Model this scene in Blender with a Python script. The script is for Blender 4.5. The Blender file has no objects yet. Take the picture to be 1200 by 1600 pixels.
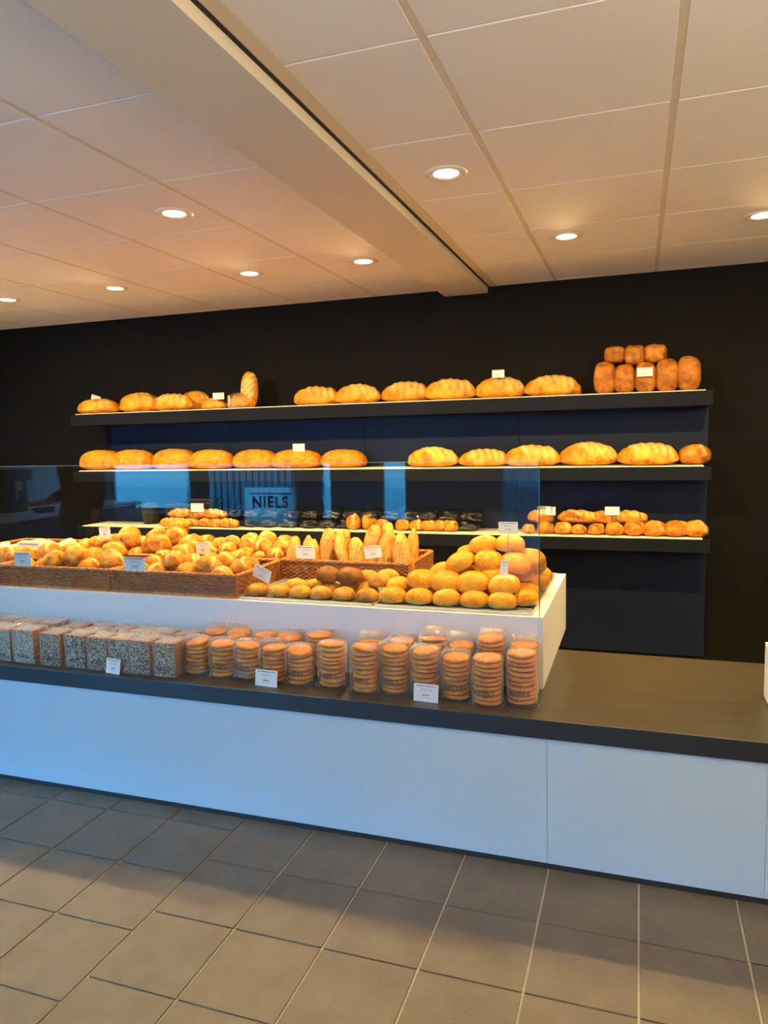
import bpy, bmesh, math, random
from mathutils import Vector, Matrix, noise
random.seed(7)
SC = bpy.context.scene
COL = SC.collection
PI = math.pi

# ------------------------------------------------------------------ camera
CZ = 1.5
FPX = 1152.5
RX = Vector((0.94553869, 0.32474529, -0.02229551))
RD = Vector((0.01129204, -0.10117693, -0.99480436))
RF = Vector((-0.32531383, 0.94037425, -0.09933373))
cam_d = bpy.data.cameras.new('camera')
cam = bpy.data.objects.new('camera', cam_d); COL.objects.link(cam)
m = Matrix((( RX[0], -RD[0], -RF[0], 0), (RX[1], -RD[1], -RF[1], 0), (RX[2], -RD[2], -RF[2], CZ), (0, 0, 0, 1)))
cam.matrix_world = m
cam_d.sensor_fit = 'VERTICAL'; cam_d.sensor_height = 36; cam_d.lens = 36 * FPX / 1600
cam_d.clip_start = .05
SC.camera = cam

def ray(px, py):
    a, b = px - 600, py - 800
    return RX * a + RD * b + RF * FPX
def onZ(px, py, z):
    d = ray(px, py); k = (z - CZ) / d.z
    return Vector((d.x * k, d.y * k, z))
def onY(px, py, y):
    d = ray(px, py); k = y / d.y
    return Vector((d.x * k, y, CZ + d.z * k))

# ------------------------------------------------------------------ world / light
world = bpy.data.worlds.new('sky'); SC.world = world; world.use_nodes = True
wb = world.node_tree.nodes['Background']
wb.inputs[0].default_value = (.07, .48, 1, 1); wb.inputs[1].default_value = 36.0
SPOT_W = 33
WARM = (1.0, .69, .26)
SC.view_settings.view_transform = 'Standard'; SC.view_settings.look = 'None'
SC.view_settings.gamma = 1; SC.view_settings.use_curve_mapping = False
SC.view_settings.exposure = 1.4
SC.cycles.max_bounces = 8; SC.cycles.transparent_max_bounces = 24
SC.cycles.sample_clamp_indirect = 4.0
SC.cycles.caustics_reflective = False; SC.cycles.caustics_refractive = False

# ------------------------------------------------------------------ materials
def mat(name, col, rough=.5, metal=0, spec=.5):
    M = bpy.data.materials.new(name); M.use_nodes = True
    b = M.node_tree.nodes['Principled BSDF']
    b.inputs['Base Color'].default_value = (*col, 1); b.inputs['Roughness'].default_value = rough
    b.inputs['Metallic'].default_value = metal; b.inputs['Specular IOR Level'].default_value = spec
    return M
def nd(M, t, **k):
    n = M.node_tree.nodes.new(t)
    for a, v in k.items(): setattr(n, a, v)
    return n
def lk(M, a, b): M.node_tree.links.new(a, b)
def coords(M, rand=True):
    tc = nd(M, 'ShaderNodeTexCoord')
    if not rand: return tc.outputs['Object']
    oi = nd(M, 'ShaderNodeObjectInfo'); mu = nd(M, 'ShaderNodeMath', operation='MULTIPLY'); mu.inputs[1].default_value = 37
    lk(M, oi.outputs['Random'], mu.inputs[0])
    ad = nd(M, 'ShaderNodeVectorMath', operation='ADD'); lk(M, tc.outputs['Object'], ad.inputs[0]); lk(M, mu.outputs[0], ad.inputs[1])
    return ad.outputs[0]
def ramp(M, inp, stops):
    r = nd(M, 'ShaderNodeValToRGB'); e = r.color_ramp.elements
    while len(e) < len(stops): e.new(.5)
    for q, (p, c) in zip(e, stops): q.position = p; q.color = (*c, 1) if len(c) == 3 else c
    lk(M, inp, r.inputs[0]); return r.outputs[0]
def mixc(M, fac, a, b):
    n = nd(M, 'ShaderNodeMix', data_type='RGBA')
    for i, v in ((0, fac), (6, a), (7, b)):
        if hasattr(v, 'links'): lk(M, v, n.inputs[i])
        elif i == 0: n.inputs[0].default_value = v
        else: n.inputs[i].default_value = (*v, 1)
    return n.outputs[2]
def bump(M, h, dist, strength=.6):
    b = nd(M, 'ShaderNodeBump'); b.inputs['Strength'].default_value = strength; b.inputs['Distance'].default_value = dist
    lk(M, h, b.inputs['Height']); lk(M, b.outputs[0], M.node_tree.nodes['Principled BSDF'].inputs['Normal'])
def noisy(M, scale, detail=4, vec=None, rough=.55):
    n = nd(M, 'ShaderNodeTexNoise'); n.inputs['Scale'].default_value = scale; n.inputs['Detail'].default_value = detail
    n.inputs['Roughness'].default_value = rough
    if vec is not None: lk(M, vec, n.inputs['Vector'])
    return n.outputs[0]
def textured(name, c1, c2, scale, rough=.5, bd=0, metal=0, spec=.5, rand=True, stretch=None):
    M = mat(name, c1, rough, metal, spec); v = coords(M, rand)
    if stretch:
        mp = nd(M, 'ShaderNodeMapping'); mp.inputs['Scale'].default_value = stretch; lk(M, v, mp.inputs[0]); v = mp.outputs[0]
    f = noisy(M, scale, 5, v)
    lk(M, ramp(M, f, [(.3, c1), (.7, c2)]), M.node_tree.nodes['Principled BSDF'].inputs['Base Color'])
    if bd: bump(M, f, bd)
    return M
def bread(name, dark, mid, light, seeds=None, pale=None, rough=.5, flour=0.0, seedscale=130, seedamt=.5):
    M = mat(name, mid, rough, 0, .22); P = M.node_tree.nodes['Principled BSDF']; v = coords(M)
    n1 = noisy(M, 17, 6, v, .62); c = ramp(M, n1, [(.38, dark), (.5, mid), (.66, light)])
    n2 = noisy(M, 90, 3, v)
    c = mixc(M, ramp(M, n2, [(.45, (0, 0, 0)), (.75, (.45,) * 3)]), c, light)
    at = nd(M, 'ShaderNodeAttribute', attribute_name='score')
    c = mixc(M, at.outputs['Fac'], c, pale or light)
    h = n2
    if flour:
        n3 = noisy(M, 30, 6, v); c = mixc(M, ramp(M, n3, [(.5, (0, 0, 0)), (.66, (flour,) * 3)]), c, (.82, .52, .2))
    if seeds:
        vo = nd(M, 'ShaderNodeTexVoronoi'); vo.inputs['Scale'].default_value = seedscale; lk(M, v, vo.inputs['Vector'])
        mk = ramp(M, vo.outputs['Distance'], [(.25, (1, 1, 1)), (.42, (0, 0, 0))])
        cc = ramp(M, vo.outputs['Color'], [(0, seeds[0]), (1, seeds[1])])
        top = nd(M, 'ShaderNodeAttribute', attribute_name='seed')
        mm = nd(M, 'ShaderNodeMath', operation='MULTIPLY'); lk(M, mk, mm.inputs[0]); lk(M, top.outputs['Fac'], mm.inputs[1])
        m2 = nd(M, 'ShaderNodeMath', operation='MULTIPLY'); lk(M, mm.outputs[0], m2.inputs[0]); m2.inputs[1].default_value = seedamt
        c = mixc(M, m2.outputs[0], c, cc); h = mk
    lk(M, c, P.inputs['Base Color']); bump(M, h, .0025 if seeds else .0022, .9)
    return M
def thin_glass(name, tint, gain=1.0, base=0.0, rough=0.0, rcol=(1, 1, 1)):
    """flat pane: real transparency plus Fresnel reflection, same for every viewer"""
    M = bpy.data.materials.new(name); M.use_nodes = True; nt = M.node_tree
    for n in list(nt.nodes): nt.nodes.remove(n)
    o = nd(M, 'ShaderNodeOutputMaterial'); mx = nd(M, 'ShaderNodeMixShader')
    t = nd(M, 'ShaderNodeBsdfTransparent'); t.inputs[0].default_value = (*tint, 1)
    g = nd(M, 'ShaderNodeBsdfGlossy'); g.inputs['Roughness'].default_value = rough; g.inputs[0].default_value = (*rcol, 1)
    ge = nd(M, 'ShaderNodeNewGeometry'); io = nd(M, 'ShaderNodeMapRange')
    io.inputs['To Min'].default_value = 1.5; io.inputs['To Max'].default_value = 1 / 1.5
    lk(M, ge.outputs['Backfacing'], io.inputs['Value'])
    f = nd(M, 'ShaderNodeFresnel'); lk(M, io.outputs[0], f.inputs['IOR'])
    ma = nd(M, 'ShaderNodeMath', operation='MULTIPLY_ADD', use_clamp=True); lk(M, f.outputs[0], ma.inputs[0])
    ma.inputs[1].default_value = gain; ma.inputs[2].default_value = base
    lk(M, ma.outputs[0], mx.inputs[0]); lk(M, t.outputs[0], mx.inputs[1]); lk(M, g.outputs[0], mx.inputs[2]); lk(M, mx.outputs[0], o.inputs[0])
    return M, g
def emis(name, col, s):
    M = mat(name, col, .5); b = M.node_tree.nodes['Principled BSDF']
    b.inputs['Emission Color'].default_value = (*col, 1); b.inputs['Emission Strength'].default_value = s
    return M

m_wall = textured('black wall paint', (.0045, .0038, .003), (.007, .0058, .0045), 3, .7, spec=.12)
m_panel = textured('dark navy panel', (.003, .009, .026), (.004, .011, .032), 4, .5, spec=.2)
m_shelf = textured('slate shelf board', (.006, .008, .013), (.009, .011, .017), 6, .55, spec=.08)
m_liner = mat('cream shelf liner', (.8, .74, .6), .5)
m_ceil = textured('ceiling panel', (.87, .84, .79), (.90, .87, .82), 3, .9, spec=.1)
m_tbar = mat('taupe ceiling rail', (.74, .65, .52), .6)
m_edge = mat('white rail edge', (.85, .85, .83), .6)
m_beam = textured('beam cladding', (.72, .66, .54), (.75, .69, .57), 2, .7, spec=.2)
m_void = mat('gap shade and black fittings', (.01, .008, .006), .8)  # near black: shade painted into ceiling gaps, plain colour on small fittings
m_white = textured('white laminate', (.80, .80, .80), (.83, .83, .83), 3, .35, spec=.4)
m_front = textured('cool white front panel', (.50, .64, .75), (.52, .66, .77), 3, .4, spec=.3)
m_top = textured('dark wood grain worktop', (.036, .030, .020), (.056, .046, .031), 5, .38, spec=.5, stretch=(1, 9, 9), rand=False)
m_topedge = mat('worktop edge', (.014, .015, .017), .4)
m_plinth = mat('dark plinth', (.012, .012, .012), .6)
m_grout = textured('pale grout', (.42, .38, .28), (.55, .5, .38), 60, .9)
m_tile = mat('slate floor tile', (.13, .11, .085), .5, 0, .45)
def _tile():
    M = m_tile; P = M.node_tree.nodes['Principled BSDF']; v = coords(M)
    n = noisy(M, 7, 6, v, .62); mp = nd(M, 'ShaderNodeMapping'); mp.inputs['Scale'].default_value = (1, 4, 1); lk(M, v, mp.inputs[0])
    n2 = noisy(M, 38, 6, mp.outputs[0], .6)
    c = ramp(M, n, [(.3, (.105, .076, .046)), (.7, (.15, .11, .067))])
    c = mixc(M, ramp(M, n2, [(.55, (0, 0, 0)), (.8, (.35,) * 3)]), c, (.19, .155, .11))
    n4 = noisy(M, 9, 8, mp.outputs[0], .75); c = mixc(M, ramp(M, n4, [(.69, (0, 0, 0)), (.74, (.5,) * 3)]), c, (.30, .28, .25))
    lk(M, c, P.inputs['Base Color']); bump(M, n2, .002, .55)
    P.inputs['Roughness'].default_value = .48
_tile()
m_steel = textured('tray aluminium', (.62, .61, .57), (.7, .69, .65), 20, .35, metal=.8)
m_glass, _ = thin_glass('clear display glass', (.975, .99, .985), .5)
m_gedge = mat('green glass edge', (.01, .16, .10), .15)
m_wglass, _ = thin_glass('window glass', (.96, .98, .98), 1.0)
m_tint, _ = thin_glass('smoked door glass', (.26, .30, .32), 1.0)
m_film, _g = thin_glass('clear bag film', (.96, .96, .95), 1.6, .07, .10)
def _film():
    M = m_film; v = coords(M); n = noisy(M, 38, 4, v); mp = nd(M, 'ShaderNodeTexVoronoi'); mp.feature = 'DISTANCE_TO_EDGE'; mp.inputs['Scale'].default_value = 34
    wv = nd(M, 'ShaderNodeVectorMath', operation='ADD'); lk(M, v, wv.inputs[0]); lk(M, n, wv.inputs[1]); lk(M, wv.outputs[0], mp.inputs['Vector'])
    b = nd(M, 'ShaderNodeBump'); b.inputs['Strength'].default_value = 1; b.inputs['Distance'].default_value = .006
    ad = nd(M, 'ShaderNodeMath', operation='ADD'); lk(M, n, ad.inputs[0]); lk(M, mp.outputs['Distance'], ad.inputs[1])
    lk(M, ad.outputs[0], b.inputs['Height']); lk(M, b.outputs[0], _g.inputs['Normal'])
_film()
def _film2():
    M = m_film; nt = M.node_tree; out = [n for n in nt.nodes if n.type == 'OUTPUT_MATERIAL'][0]; src = out.inputs[0].links[0].from_socket
    v = coords(M); n = noisy(M, 26, 3, v); wv = nd(M, 'ShaderNodeVectorMath', operation='ADD'); lk(M, v, wv.inputs[0])
    sc = nd(M, 'ShaderNodeVectorMath', operation='SCALE'); cb = nd(M, 'ShaderNodeCombineXYZ'); lk(M, n, cb.inputs[0]); lk(M, n, cb.inputs[2]); lk(M, cb.outputs[0], sc.inputs[0]); sc.inputs['Scale'].default_value = .06
    lk(M, sc.outputs[0], wv.inputs[1]); vo = nd(M, 'ShaderNodeTexVoronoi'); vo.feature = 'DISTANCE_TO_EDGE'; vo.inputs['Scale'].default_value = 42; lk(M, wv.outputs[0], vo.inputs['Vector'])
    f = ramp(M, vo.outputs['Distance'], [(.0, (.26,) * 3), (.06, (.025,) * 3)])
    d = nd(M, 'ShaderNodeBsdfDiffuse'); d.inputs[0].default_value = (.9, .9, .9, 1); tl = nd(M, 'ShaderNodeBsdfTranslucent'); tl.inputs[0].default_value = (.9, .9, .9, 1)
    a = nd(M, 'ShaderNodeMixShader'); lk(M, d.outputs[0], a.inputs[1]); lk(M, tl.outputs[0], a.inputs[2])
    m2 = nd(M, 'ShaderNodeMixShader'); lk(M, f, m2.inputs[0]); lk(M, src, m2.inputs[1]); lk(M, a.outputs[0], m2.inputs[2]); lk(M, m2.outputs[0], out.inputs[0])
_film2()
m_card = mat('white price card', (.82, .82, .82), .45)
m_ink = mat('black ink', (.05, .05, .06), .6)
m_cliphold = mat('dark wire card holder', (.1, .1, .1), .3)
m_wick = textured('brown willow', (.17, .048, .010), (.40, .135, .03), 40, .45, .0008, stretch=(1, 1, 3))
m_wick2 = textured('tan willow rim', (.32, .11, .025), (.5, .2, .05), 40, .45, .0008)
m_black = mat('matt black plastic', (.006, .006, .007), .45)
m_bag = mat('black glossy bag', (.008, .009, .011), .12, 0, .9)
def _bag():
    M = m_bag; v = coords(M); bump(M, noisy(M, 28, 5, v), .012, 1)
_bag()
OR = ((.42, .12, .004), (.72, .27, .009), (.86, .42, .035))
m_loaf = bread('golden crust', *OR, pale=(.97, .68, .25), flour=.10)
m_loaf2 = bread('brown crust', (.30, .08, .006), (.5, .15, .01), (.7, .27, .03), pale=(.85, .5, .18))
m_seedloaf = bread('sesame seeded crust', (.44, .12, .003), (.62, .19, .005), (.70, .26, .01), seeds=((.8, .34, .03), (.95, .55, .12)), seedscale=85, seedamt=.9)
m_tin = bread('dark tin crust', (.24, .07, .008), (.42, .14, .014), (.58, .23, .03), pale=(.7, .3, .06))
m_bun = bread('white bun crust', (.66, .22, .006), (.75, .29, .009), (.82, .38, .02), seeds=((.20, .04, .005), (.4, .12, .01)), pale=(.90, .70, .30), rough=.36, seedscale=180, seedamt=.65)
m_brown = bread('brown roll crust', (.34, .11, .006), (.55, .21, .012), (.66, .32, .03), seeds=((.3, .13, .02), (.85, .6, .2)), rough=.42, seedscale=170, seedamt=.5)
m_choc = bread('dark malt roll crust', (.13, .035, .005), (.22, .07, .008), (.32, .12, .016), seeds=((.12, .05, .01), (.5, .25, .06)), seedscale=170, seedamt=.35)
m_roll = bread('crusty roll', (.20, .05, .003), (.50, .165, .005), (.68, .28, .016), pale=(.90, .60, .2), flour=.25)
m_flat = bread('pale flatbread', (.72, .5, .2), (.88, .72, .4), (.93, .82, .55), pale=(.5, .3, .08))
m_bag2 = bread('baguette crust', (.28, .08, .006), (.55, .2, .012), (.76, .36, .05), pale=(.85, .5, .13), flour=.12)
m_cut = textured('sliced crumb', (.85, .74, .5), (.9, .8, .6), 60, .8, .001)
m_cookie = bread('cookie', (.46, .125, .004), (.68, .21, .006), (.82, .30, .012), pale=(.22, .055, .004), rough=.55)
m_crk_edge = textured('cracker edge', (.22, .065, .012), (.5, .2, .04), 150, .55, .002)
def seedface(name, a, b, lo, hi):
    M = mat(name, a, .5); v = coords(M); vo = nd(M, 'ShaderNodeTexVoronoi'); vo.inputs['Scale'].default_value = 190; lk(M, v, vo.inputs['Vector'])
    vo.inputs['Randomness'].default_value = 1
    sp = nd(M, 'ShaderNodeSeparateColor'); lk(M, vo.outputs['Color'], sp.inputs[0])
    c = ramp(M, sp.outputs[0], [(lo, a), (hi, b)])
    dk = ramp(M, vo.outputs['Distance'], [(.35, (1, 1, 1)), (.7, (.25, .2, .15))])
    mx = nd(M, 'ShaderNodeMix', data_type='RGBA', blend_type='MULTIPLY'); mx.inputs[0].default_value = 1
    lk(M, c, mx.inputs[6]); lk(M, dk, mx.inputs[7])
    lk(M, mx.outputs[2], M.node_tree.nodes['Principled BSDF'].inputs['Base Color']); bump(M, dk, .003, .8); return M
m_sesame = seedface('white sesame face', (.55, .45, .3), (.85, .8, .7), .1, .5)
m_mixed = seedface('mixed seed face', (.16, .11, .055), (.72, .66, .5), .3, .55)

# ------------------------------------------------------------------ mesh helpers
def bx(bm, x0, x1, y0, y1, z0, z1, mi=0):
    vs = [bm.verts.new((x, y, z)) for x in (x0, x1) for y in (y0, y1) for z in (z0, z1)]
    fs = [(0, 1, 3, 2), (4, 6, 7, 5), (0, 4, 5, 1), (2, 3, 7, 6), (0, 2, 6, 4), (1, 5, 7, 3)]
    for f in fs:
        q = bm.faces.new([vs[i] for i in f]); q.material_index = mi
    return vs
def lathe(bm, prof, n=24, cx=0, cy=0, mi=0, cap=True):
    rings = [[bm.verts.new((cx + r * math.cos(2 * PI * k / n), cy + r * math.sin(2 * PI * k / n), z)) for k in range(n)] for r, z in prof]
    for a, b in zip(rings, rings[1:]):
        for k in range(n):
            q = bm.faces.new((a[k], a[(k + 1) % n], b[(k + 1) % n], b[k])); q.material_index = mi
    if cap:
        bm.faces.new(rings[0][::-1]).material_index = mi; bm.faces.new(rings[-1]).material_index = mi
def tube(bm, pts, r, n=6, mi=0):
    rings = []
    for i, p in enumerate(pts):
        p = Vector(p); d = (Vector(pts[min(i + 1, len(pts) - 1)]) - Vector(pts[max(i - 1, 0)])).normalized()
        a = d.orthogonal() if abs(d.z) > .9 else d.cross(Vector((0, 0, 1)))
        a.normalize(); b = d.cross(a); rr = r[i] if isinstance(r, (list, tuple)) else r
        rings.append([bm.verts.new(p + (a * math.cos(2 * PI * k / n) + b * math.sin(2 * PI * k / n)) * rr) for k in range(n)])
    for a, b in zip(rings, rings[1:]):
        for k in range(n):
            q = bm.faces.new((a[k], a[(k + 1) % n], b[(k + 1) % n], b[k])); q.material_index = mi
    bm.faces.new(rings[0][::-1]); bm.faces.new(rings[-1])
def finish(bm, name, mats, smooth=False, bevel=0):
    bmesh.ops.recalc_face_normals(bm, faces=bm.faces)
    if bevel: bmesh.ops.bevel(bm, geom=list(bm.edges), offset=bevel, segments=2, affect='EDGES', profile=.6)
    me = bpy.data.meshes.new(name); bm.to_mesh(me); bm.free()
    for q in (mats if isinstance(mats, (list, tuple)) else [mats]): me.materials.append(q)
    if smooth:
        for p in me.polygons: p.use_smooth = True
    return me
def link(name, me, parent=None, loc=(0, 0, 0), rot=(0, 0, 0), scale=(1, 1, 1)):
    o = bpy.data.objects.new(name, me); COL.objects.link(o)
    o.location = loc; o.rotation_euler = rot; o.scale = scale
    if parent: o.parent = parent
    return o
def tag(o, label, cat, group=None, kind=None):
    o['label'] = label; o['category'] = cat
    if group: o['group'] = group
    if kind: o['kind'] = kind
    return o
def struct(name, me, parent=None):
    o = link(name, me, parent)
    if not parent: o['kind'] = 'structure'
    return o
def boxme(name, dims, mats, bevel=0):
    bm = bmesh.new()
    for d in dims: bx(bm, *d)
    return finish(bm, name, mats, bevel=bevel)
def thing(name, label, cat, loc=(0, 0, 0), group=None, rotz=0):
    return tag(link(name, None, None, loc, (0, 0, rotz)), label, cat, group)
_ord = ['first', 'second', 'third', 'fourth', 'fifth', 'sixth', 'seventh', 'eighth', 'ninth', 'tenth', 'eleventh', 'twelfth', 'thirteenth', 'fourteenth', 'fifteenth', 'sixteenth']
def nth(i, n):
    if i == 0: return 'leftmost'
    if i == n - 1: return 'rightmost'
    if i > n / 2: return _ord[n - 1 - i] + ' from the right'
    return _ord[i] + ' from the left'

# ------------------------------------------------------------------ room shell
XL, XR, YF, YB, ZC = -5.72, 2.6, -1.2, 4.91, 2.472
# floor
fl = struct('floor', boxme('floor', [(XL - .1, XR + .1, YF - .1, YB + .1, -.12, -.006)], m_grout))
PX, PY = .2965, .3045
bm = bmesh.new(); bx(bm, -PX / 2 + .0035, PX / 2 - .0035, -PY / 2 + .0035, PY / 2 - .0035, -.006, 0)
tile_me = finish(bm, 'floor_tile', m_tile, bevel=.0012)
rest = bmesh.new(); X0 = -1.465
ntile = 0
for i in range(-15, 15):
    xa = X0 + i * PX
    off = 1.867 if i >= 0 else 1.766
    for j in range(-12, 11):
        yc = off + j * PY + PY / 2; xc = xa + PX / 2
        if xc - PX / 2 < XL + .02 or xc + PX / 2 > XR - .0 or yc - PY / 2 < YF or yc + PY / 2 > YB - .0: continue
        vis = .7 < yc < 2.6 and -4.0 < xc < 1.0
        if vis:
            t = link('tile', tile_me, fl, (xc, yc, random.uniform(-.0006, 0)), (random.uniform(-.001, .001), random.uniform(-.001, .001), 0)); ntile += 1
        else:
            bx(rest, xc - PX / 2 + .0035, xc + PX / 2 - .0035, yc - PY / 2 + .0035, yc + PY / 2 - .0035, -.006, -.0005)
o = link('tile_field', finish(rest, 'tile_field', m_tile), fl); o['kind'] = 'stuff'
print('tiles', ntile)
# ceiling
ce = struct('ceiling', boxme('ceiling', [(XL - .1, XR + .1, YF - .1, YB + .1, ZC + .03, ZC + .15)], m_void))
GX, GY, GP, GQ = -.511, 2.447, .5995, .607
BX0, BX1 = -1.235, -.942     # beam
xs = [GX + GP * k for k in range(-12, 9)]; ys = [GY + GQ * k for k in range(-8, 6)]
clampx = lambda v: max(XL, min(XR, v)); clampy = lambda v: max(YF, min(YB, v))
panel_cache = {}
for a, b in zip(xs, xs[1:]):
    a2, b2 = clampx(a), clampx(b)
    segs = [(a2, b2)]
    if a2 < BX1 and b2 > BX0:
        segs = [(a2, BX0 + .012), (BX1 + .046, b2)]
    for s0, s1 in segs:
        if s1 - s0 < .05: continue
        for c, d in zip(ys, ys[1:]):
            c2, d2 = clampy(c), clampy(d)
            if d2 - c2 < .03: continue
            key = (round(s1 - s0, 3), round(d2 - c2, 3))
            if key not in panel_cache:
                w, h = key[0] / 2, key[1] / 2
                q = bmesh.new(); bx(q, -w + .011, w - .011, -h + .0045, h - .0045, 0, .018)
                panel_cache[key] = finish(q, 'panel', m_ceil, bevel=.0015)
            link('panel', panel_cache[key], ce, ((s0 + s1) / 2, (c2 + d2) / 2, ZC))
for x in xs:
    if XL < x < XR and not BX0 - .02 < x < BX1 + .02:
        link('rail', boxme('rail', [(x - .0125, x + .0125, YF, YB, ZC + .001, ZC + .028)], m_tbar), ce)
for y in ys:
    if YF < y < YB:
        for p0, p1 in ((XL, BX0), (BX1 + .02, XR)):
            link('cross_rail', boxme('cross_rail', [(p0, p1, y - .006, y + .006, ZC + .005, ZC + .02)], m_edge), ce)
link('rail', boxme('rail', [(BX1 + .011, BX1 + .056, YF, YB, ZC - .001, ZC + .02)], m_tbar), ce)
link('gap_shade_bar', boxme('gap_shade_bar', [(BX1 - .0025, BX1 + .0105, YF, YB, ZC - .003, ZC + .028)], m_void), ce)  # black bar flush in the gap, its shade put in as colour
be = struct('trim_1', boxme('beam', [(BX0, BX1 - .003, YF, YB, 2.432, ZC + .03)], m_beam, bevel=.002))
# walls
struct('wall_back', boxme('wall_back', [(XL - .1, XR + .1, YB, YB + .1, 0, ZC + .15)], m_wall))
m_lwall = textured('pale grey plaster', (.42, .42, .42), (.46, .46, .46), 3, .8)
m_fwall = textured('dark taupe plaster', (.24, .20, .17), (.28, .24, .20), 3, .7)
struct('wall_left', boxme('wall_left', [(XL - .1, XL, YF, 2.2, 0, ZC + .15)], m_lwall))
struct('wall_left', boxme('wall_left', [(XL - .1, XL, 2.2, YB, 0, ZC + .15)], m_wall)).name = 'wall_left_rear'
struct('wall_right', boxme('wall_right', [(XR, XR + .1, YF, YB, 0, ZC + .15)], m_lwall))
WIN = [(-5.56, -4.50, .765, 2.0), (-4.34, -3.27, .70, 2.0), (-3.01, -2.89, .70, 2.0), (-2.36, -2.11, .70, 2.0), (-1.22, -.30, .12, 2.20)]
dims = []; x = XL
for (a, b, z0, z1) in WIN:
    dims.append((x, a, YF - .12, YF, 0, ZC + .15)); dims.append((a, b, YF - .12, YF, 0, z0)); dims.append((a, b, YF - .12, YF, z1, ZC + .15)); x = b
dims.append((x, XR, YF - .12, YF, 0, ZC + .15))
struct('wall_front', boxme('wall_front', dims, m_fwall))
m_frame = mat('grey window frame', (.16, .17, .18), .4)
for i, (a, b, z0, z1) in enumerate(WIN):
    t = .035 if b - a > .5 else .012
    w = struct('window_%d' % (i + 1), boxme('window_frame', [(a, a + t, YF - .08, YF - .03, z0, z1), (b - t, b, YF - .08, YF - .03, z0, z1), (a + t, b - t, YF - .08, YF - .03, z0, z0 + t), (a + t, b - t, YF - .08, YF - .03, z1 - t, z1)], m_frame, bevel=.002))
    link('pane', boxme('pane', [(a + t, b - t, YF - .06, YF - .052, z0 + t, z1 - t)], m_wglass if i < 4 else m_tint), w)
struct('trim_2', boxme('window_sill', [(-5.56, -4.50, YF - .03, YF + .05, .745, .765)], m_white, bevel=.003))

# outside: street, pavement and the building across
m_street = textured('street paving', (.18, .17, .16), (.24, .23, .21), 5, .8)
struct('street', boxme('street', [(-30, 12, -30, YF - .12, -.15, -.02)], m_street))
def brickmat():
    M = mat('white painted brick', (.8, .8, .8), .8); P = M.node_tree.nodes['Principled BSDF']
    tc = nd(M, 'ShaderNodeTexCoord'); mp = nd(M, 'ShaderNodeMapping'); mp.inputs['Rotation'].default_value = (PI / 2, 0, 0); lk(M, tc.outputs['Object'], mp.inputs[0])
    b = nd(M, 'ShaderNodeTexBrick'); b.inputs['Scale'].default_value = 1; b.inputs['Brick Width'].default_value = .42; b.inputs['Row Height'].default_value = .13
    b.inputs['Mortar Size'].default_value = .012
    for n, c in (('Color1', (.78, .78, .77)), ('Color2', (.70, .70, .69)), ('Mortar', (.48, .48, .47))): b.inputs[n].default_value = (*c, 1)
    lk(M, mp.outputs[0], b.inputs['Vector']); lk(M, b.outputs['Color'], P.inputs['Base Color']); return M
m_brick = brickmat()
m_pl = mat('grey painted plinth', (.22, .23, .24), .7)
m_slat = mat('dark slatted door', (.03, .03, .035), .6)
bl = thing('brick_building', 'white painted brick building across the street, mirrored in the display glass', 'building', (0, -7, 0))
link('wall', boxme('bw', [(-24, -8.45, -3, 0, .62, 4.6), (-8.45, -5.65, -3, 0, 2.6, 4.6), (-5.65, 9, -3, 0, .62, 4.6)], m_brick), bl)
link('plinth', boxme('bp', [(-24, -8.45, -3, .04, -.02, .62), (-5.65, 9, -3, .04, -.02, .62)], m_pl), bl)
gd = link('garage_door', boxme('gd', [(-8.45, -5.65, -.3, -.15, -.02, 2.6)], m_slat), bl)
sl = boxme('slat', [(-.05, .05, -.15, -.11, 0, 2.58)], m_slat, .004)
for k in range(20): link('slat', sl, gd, (-8.38 + k * .14, 0, 0))
wn = link('window', boxme('bwin', [(-13.2, -11.0, -.05, .02, 1.25, 2.4)], m_frame), bl)
link('pane', boxme('bpane', [(-13.1, -12.14, .02, .03, 1.32, 2.33), (-12.06, -11.1, .02, .03, 1.32, 2.33)], mat('dark window glass', (.02, .03, .04), .05)), wn)

# ------------------------------------------------------------------ downlights
m_lens = emis('lit lamp lens', (1, .93, .75), 7.0)
m_ring = mat('cream lamp ring', (.8, .74, .62), .35)
q = bmesh.new(); lathe(q, [(.050, -.001), (.058, -.006), (.072, -.006), (.080, -.001), (.080, 0), (.05, 0)], 28, cap=False); ring_me = finish(q, 'ring', m_ring, True)
q = bmesh.new(); lathe(q, [(.049, -.0025), (.049, -.0005)], 28); lens_me = finish(q, 'lens', m_lens)
q = bmesh.new(); lathe(q, [(.049, -.0035), (.052, -.0035), (.052, -.0005), (.049, -.0005)], 28, cap=False); baf_me = finish(q, 'baffle', m_void)
LIGHTS = [(-.685, 2.767, 'largest round ceiling downlight, just right of the beam'), (-1.877, 2.786, 'round ceiling downlight in the left ceiling, nearest the camera there'),
          (-.348, 3.85, 'round ceiling downlight between beam and right edge, nearer the wall'), (-1.442, 3.917, 'round ceiling downlight just left of the beam near the wall'),
          (-2.149, 3.919, 'round ceiling downlight second left of the beam near the wall'), (-3.103, 3.93, 'round ceiling downlight third left of the beam near the wall'),
          (-3.969, 3.934, 'round ceiling downlight at the far left edge of the picture'), (.523, 3.851, 'round ceiling downlight cut by the right edge of the picture')]
EXTRA = [(-3.07, 2.78, 'added unseen ceiling downlight above the left end of the case'), (-4.27, 2.78, 'added unseen ceiling downlight above the far left corner of the case'), (.56, 2.77, 'added unseen ceiling downlight above the till stand'), (1.5, 3.85, 'round ceiling downlight beyond the right edge near the wall'), (-4.85, 3.93, 'round ceiling downlight in the far left corner')]  # front row ones are unseen, added to brighten the bread shelves
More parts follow.
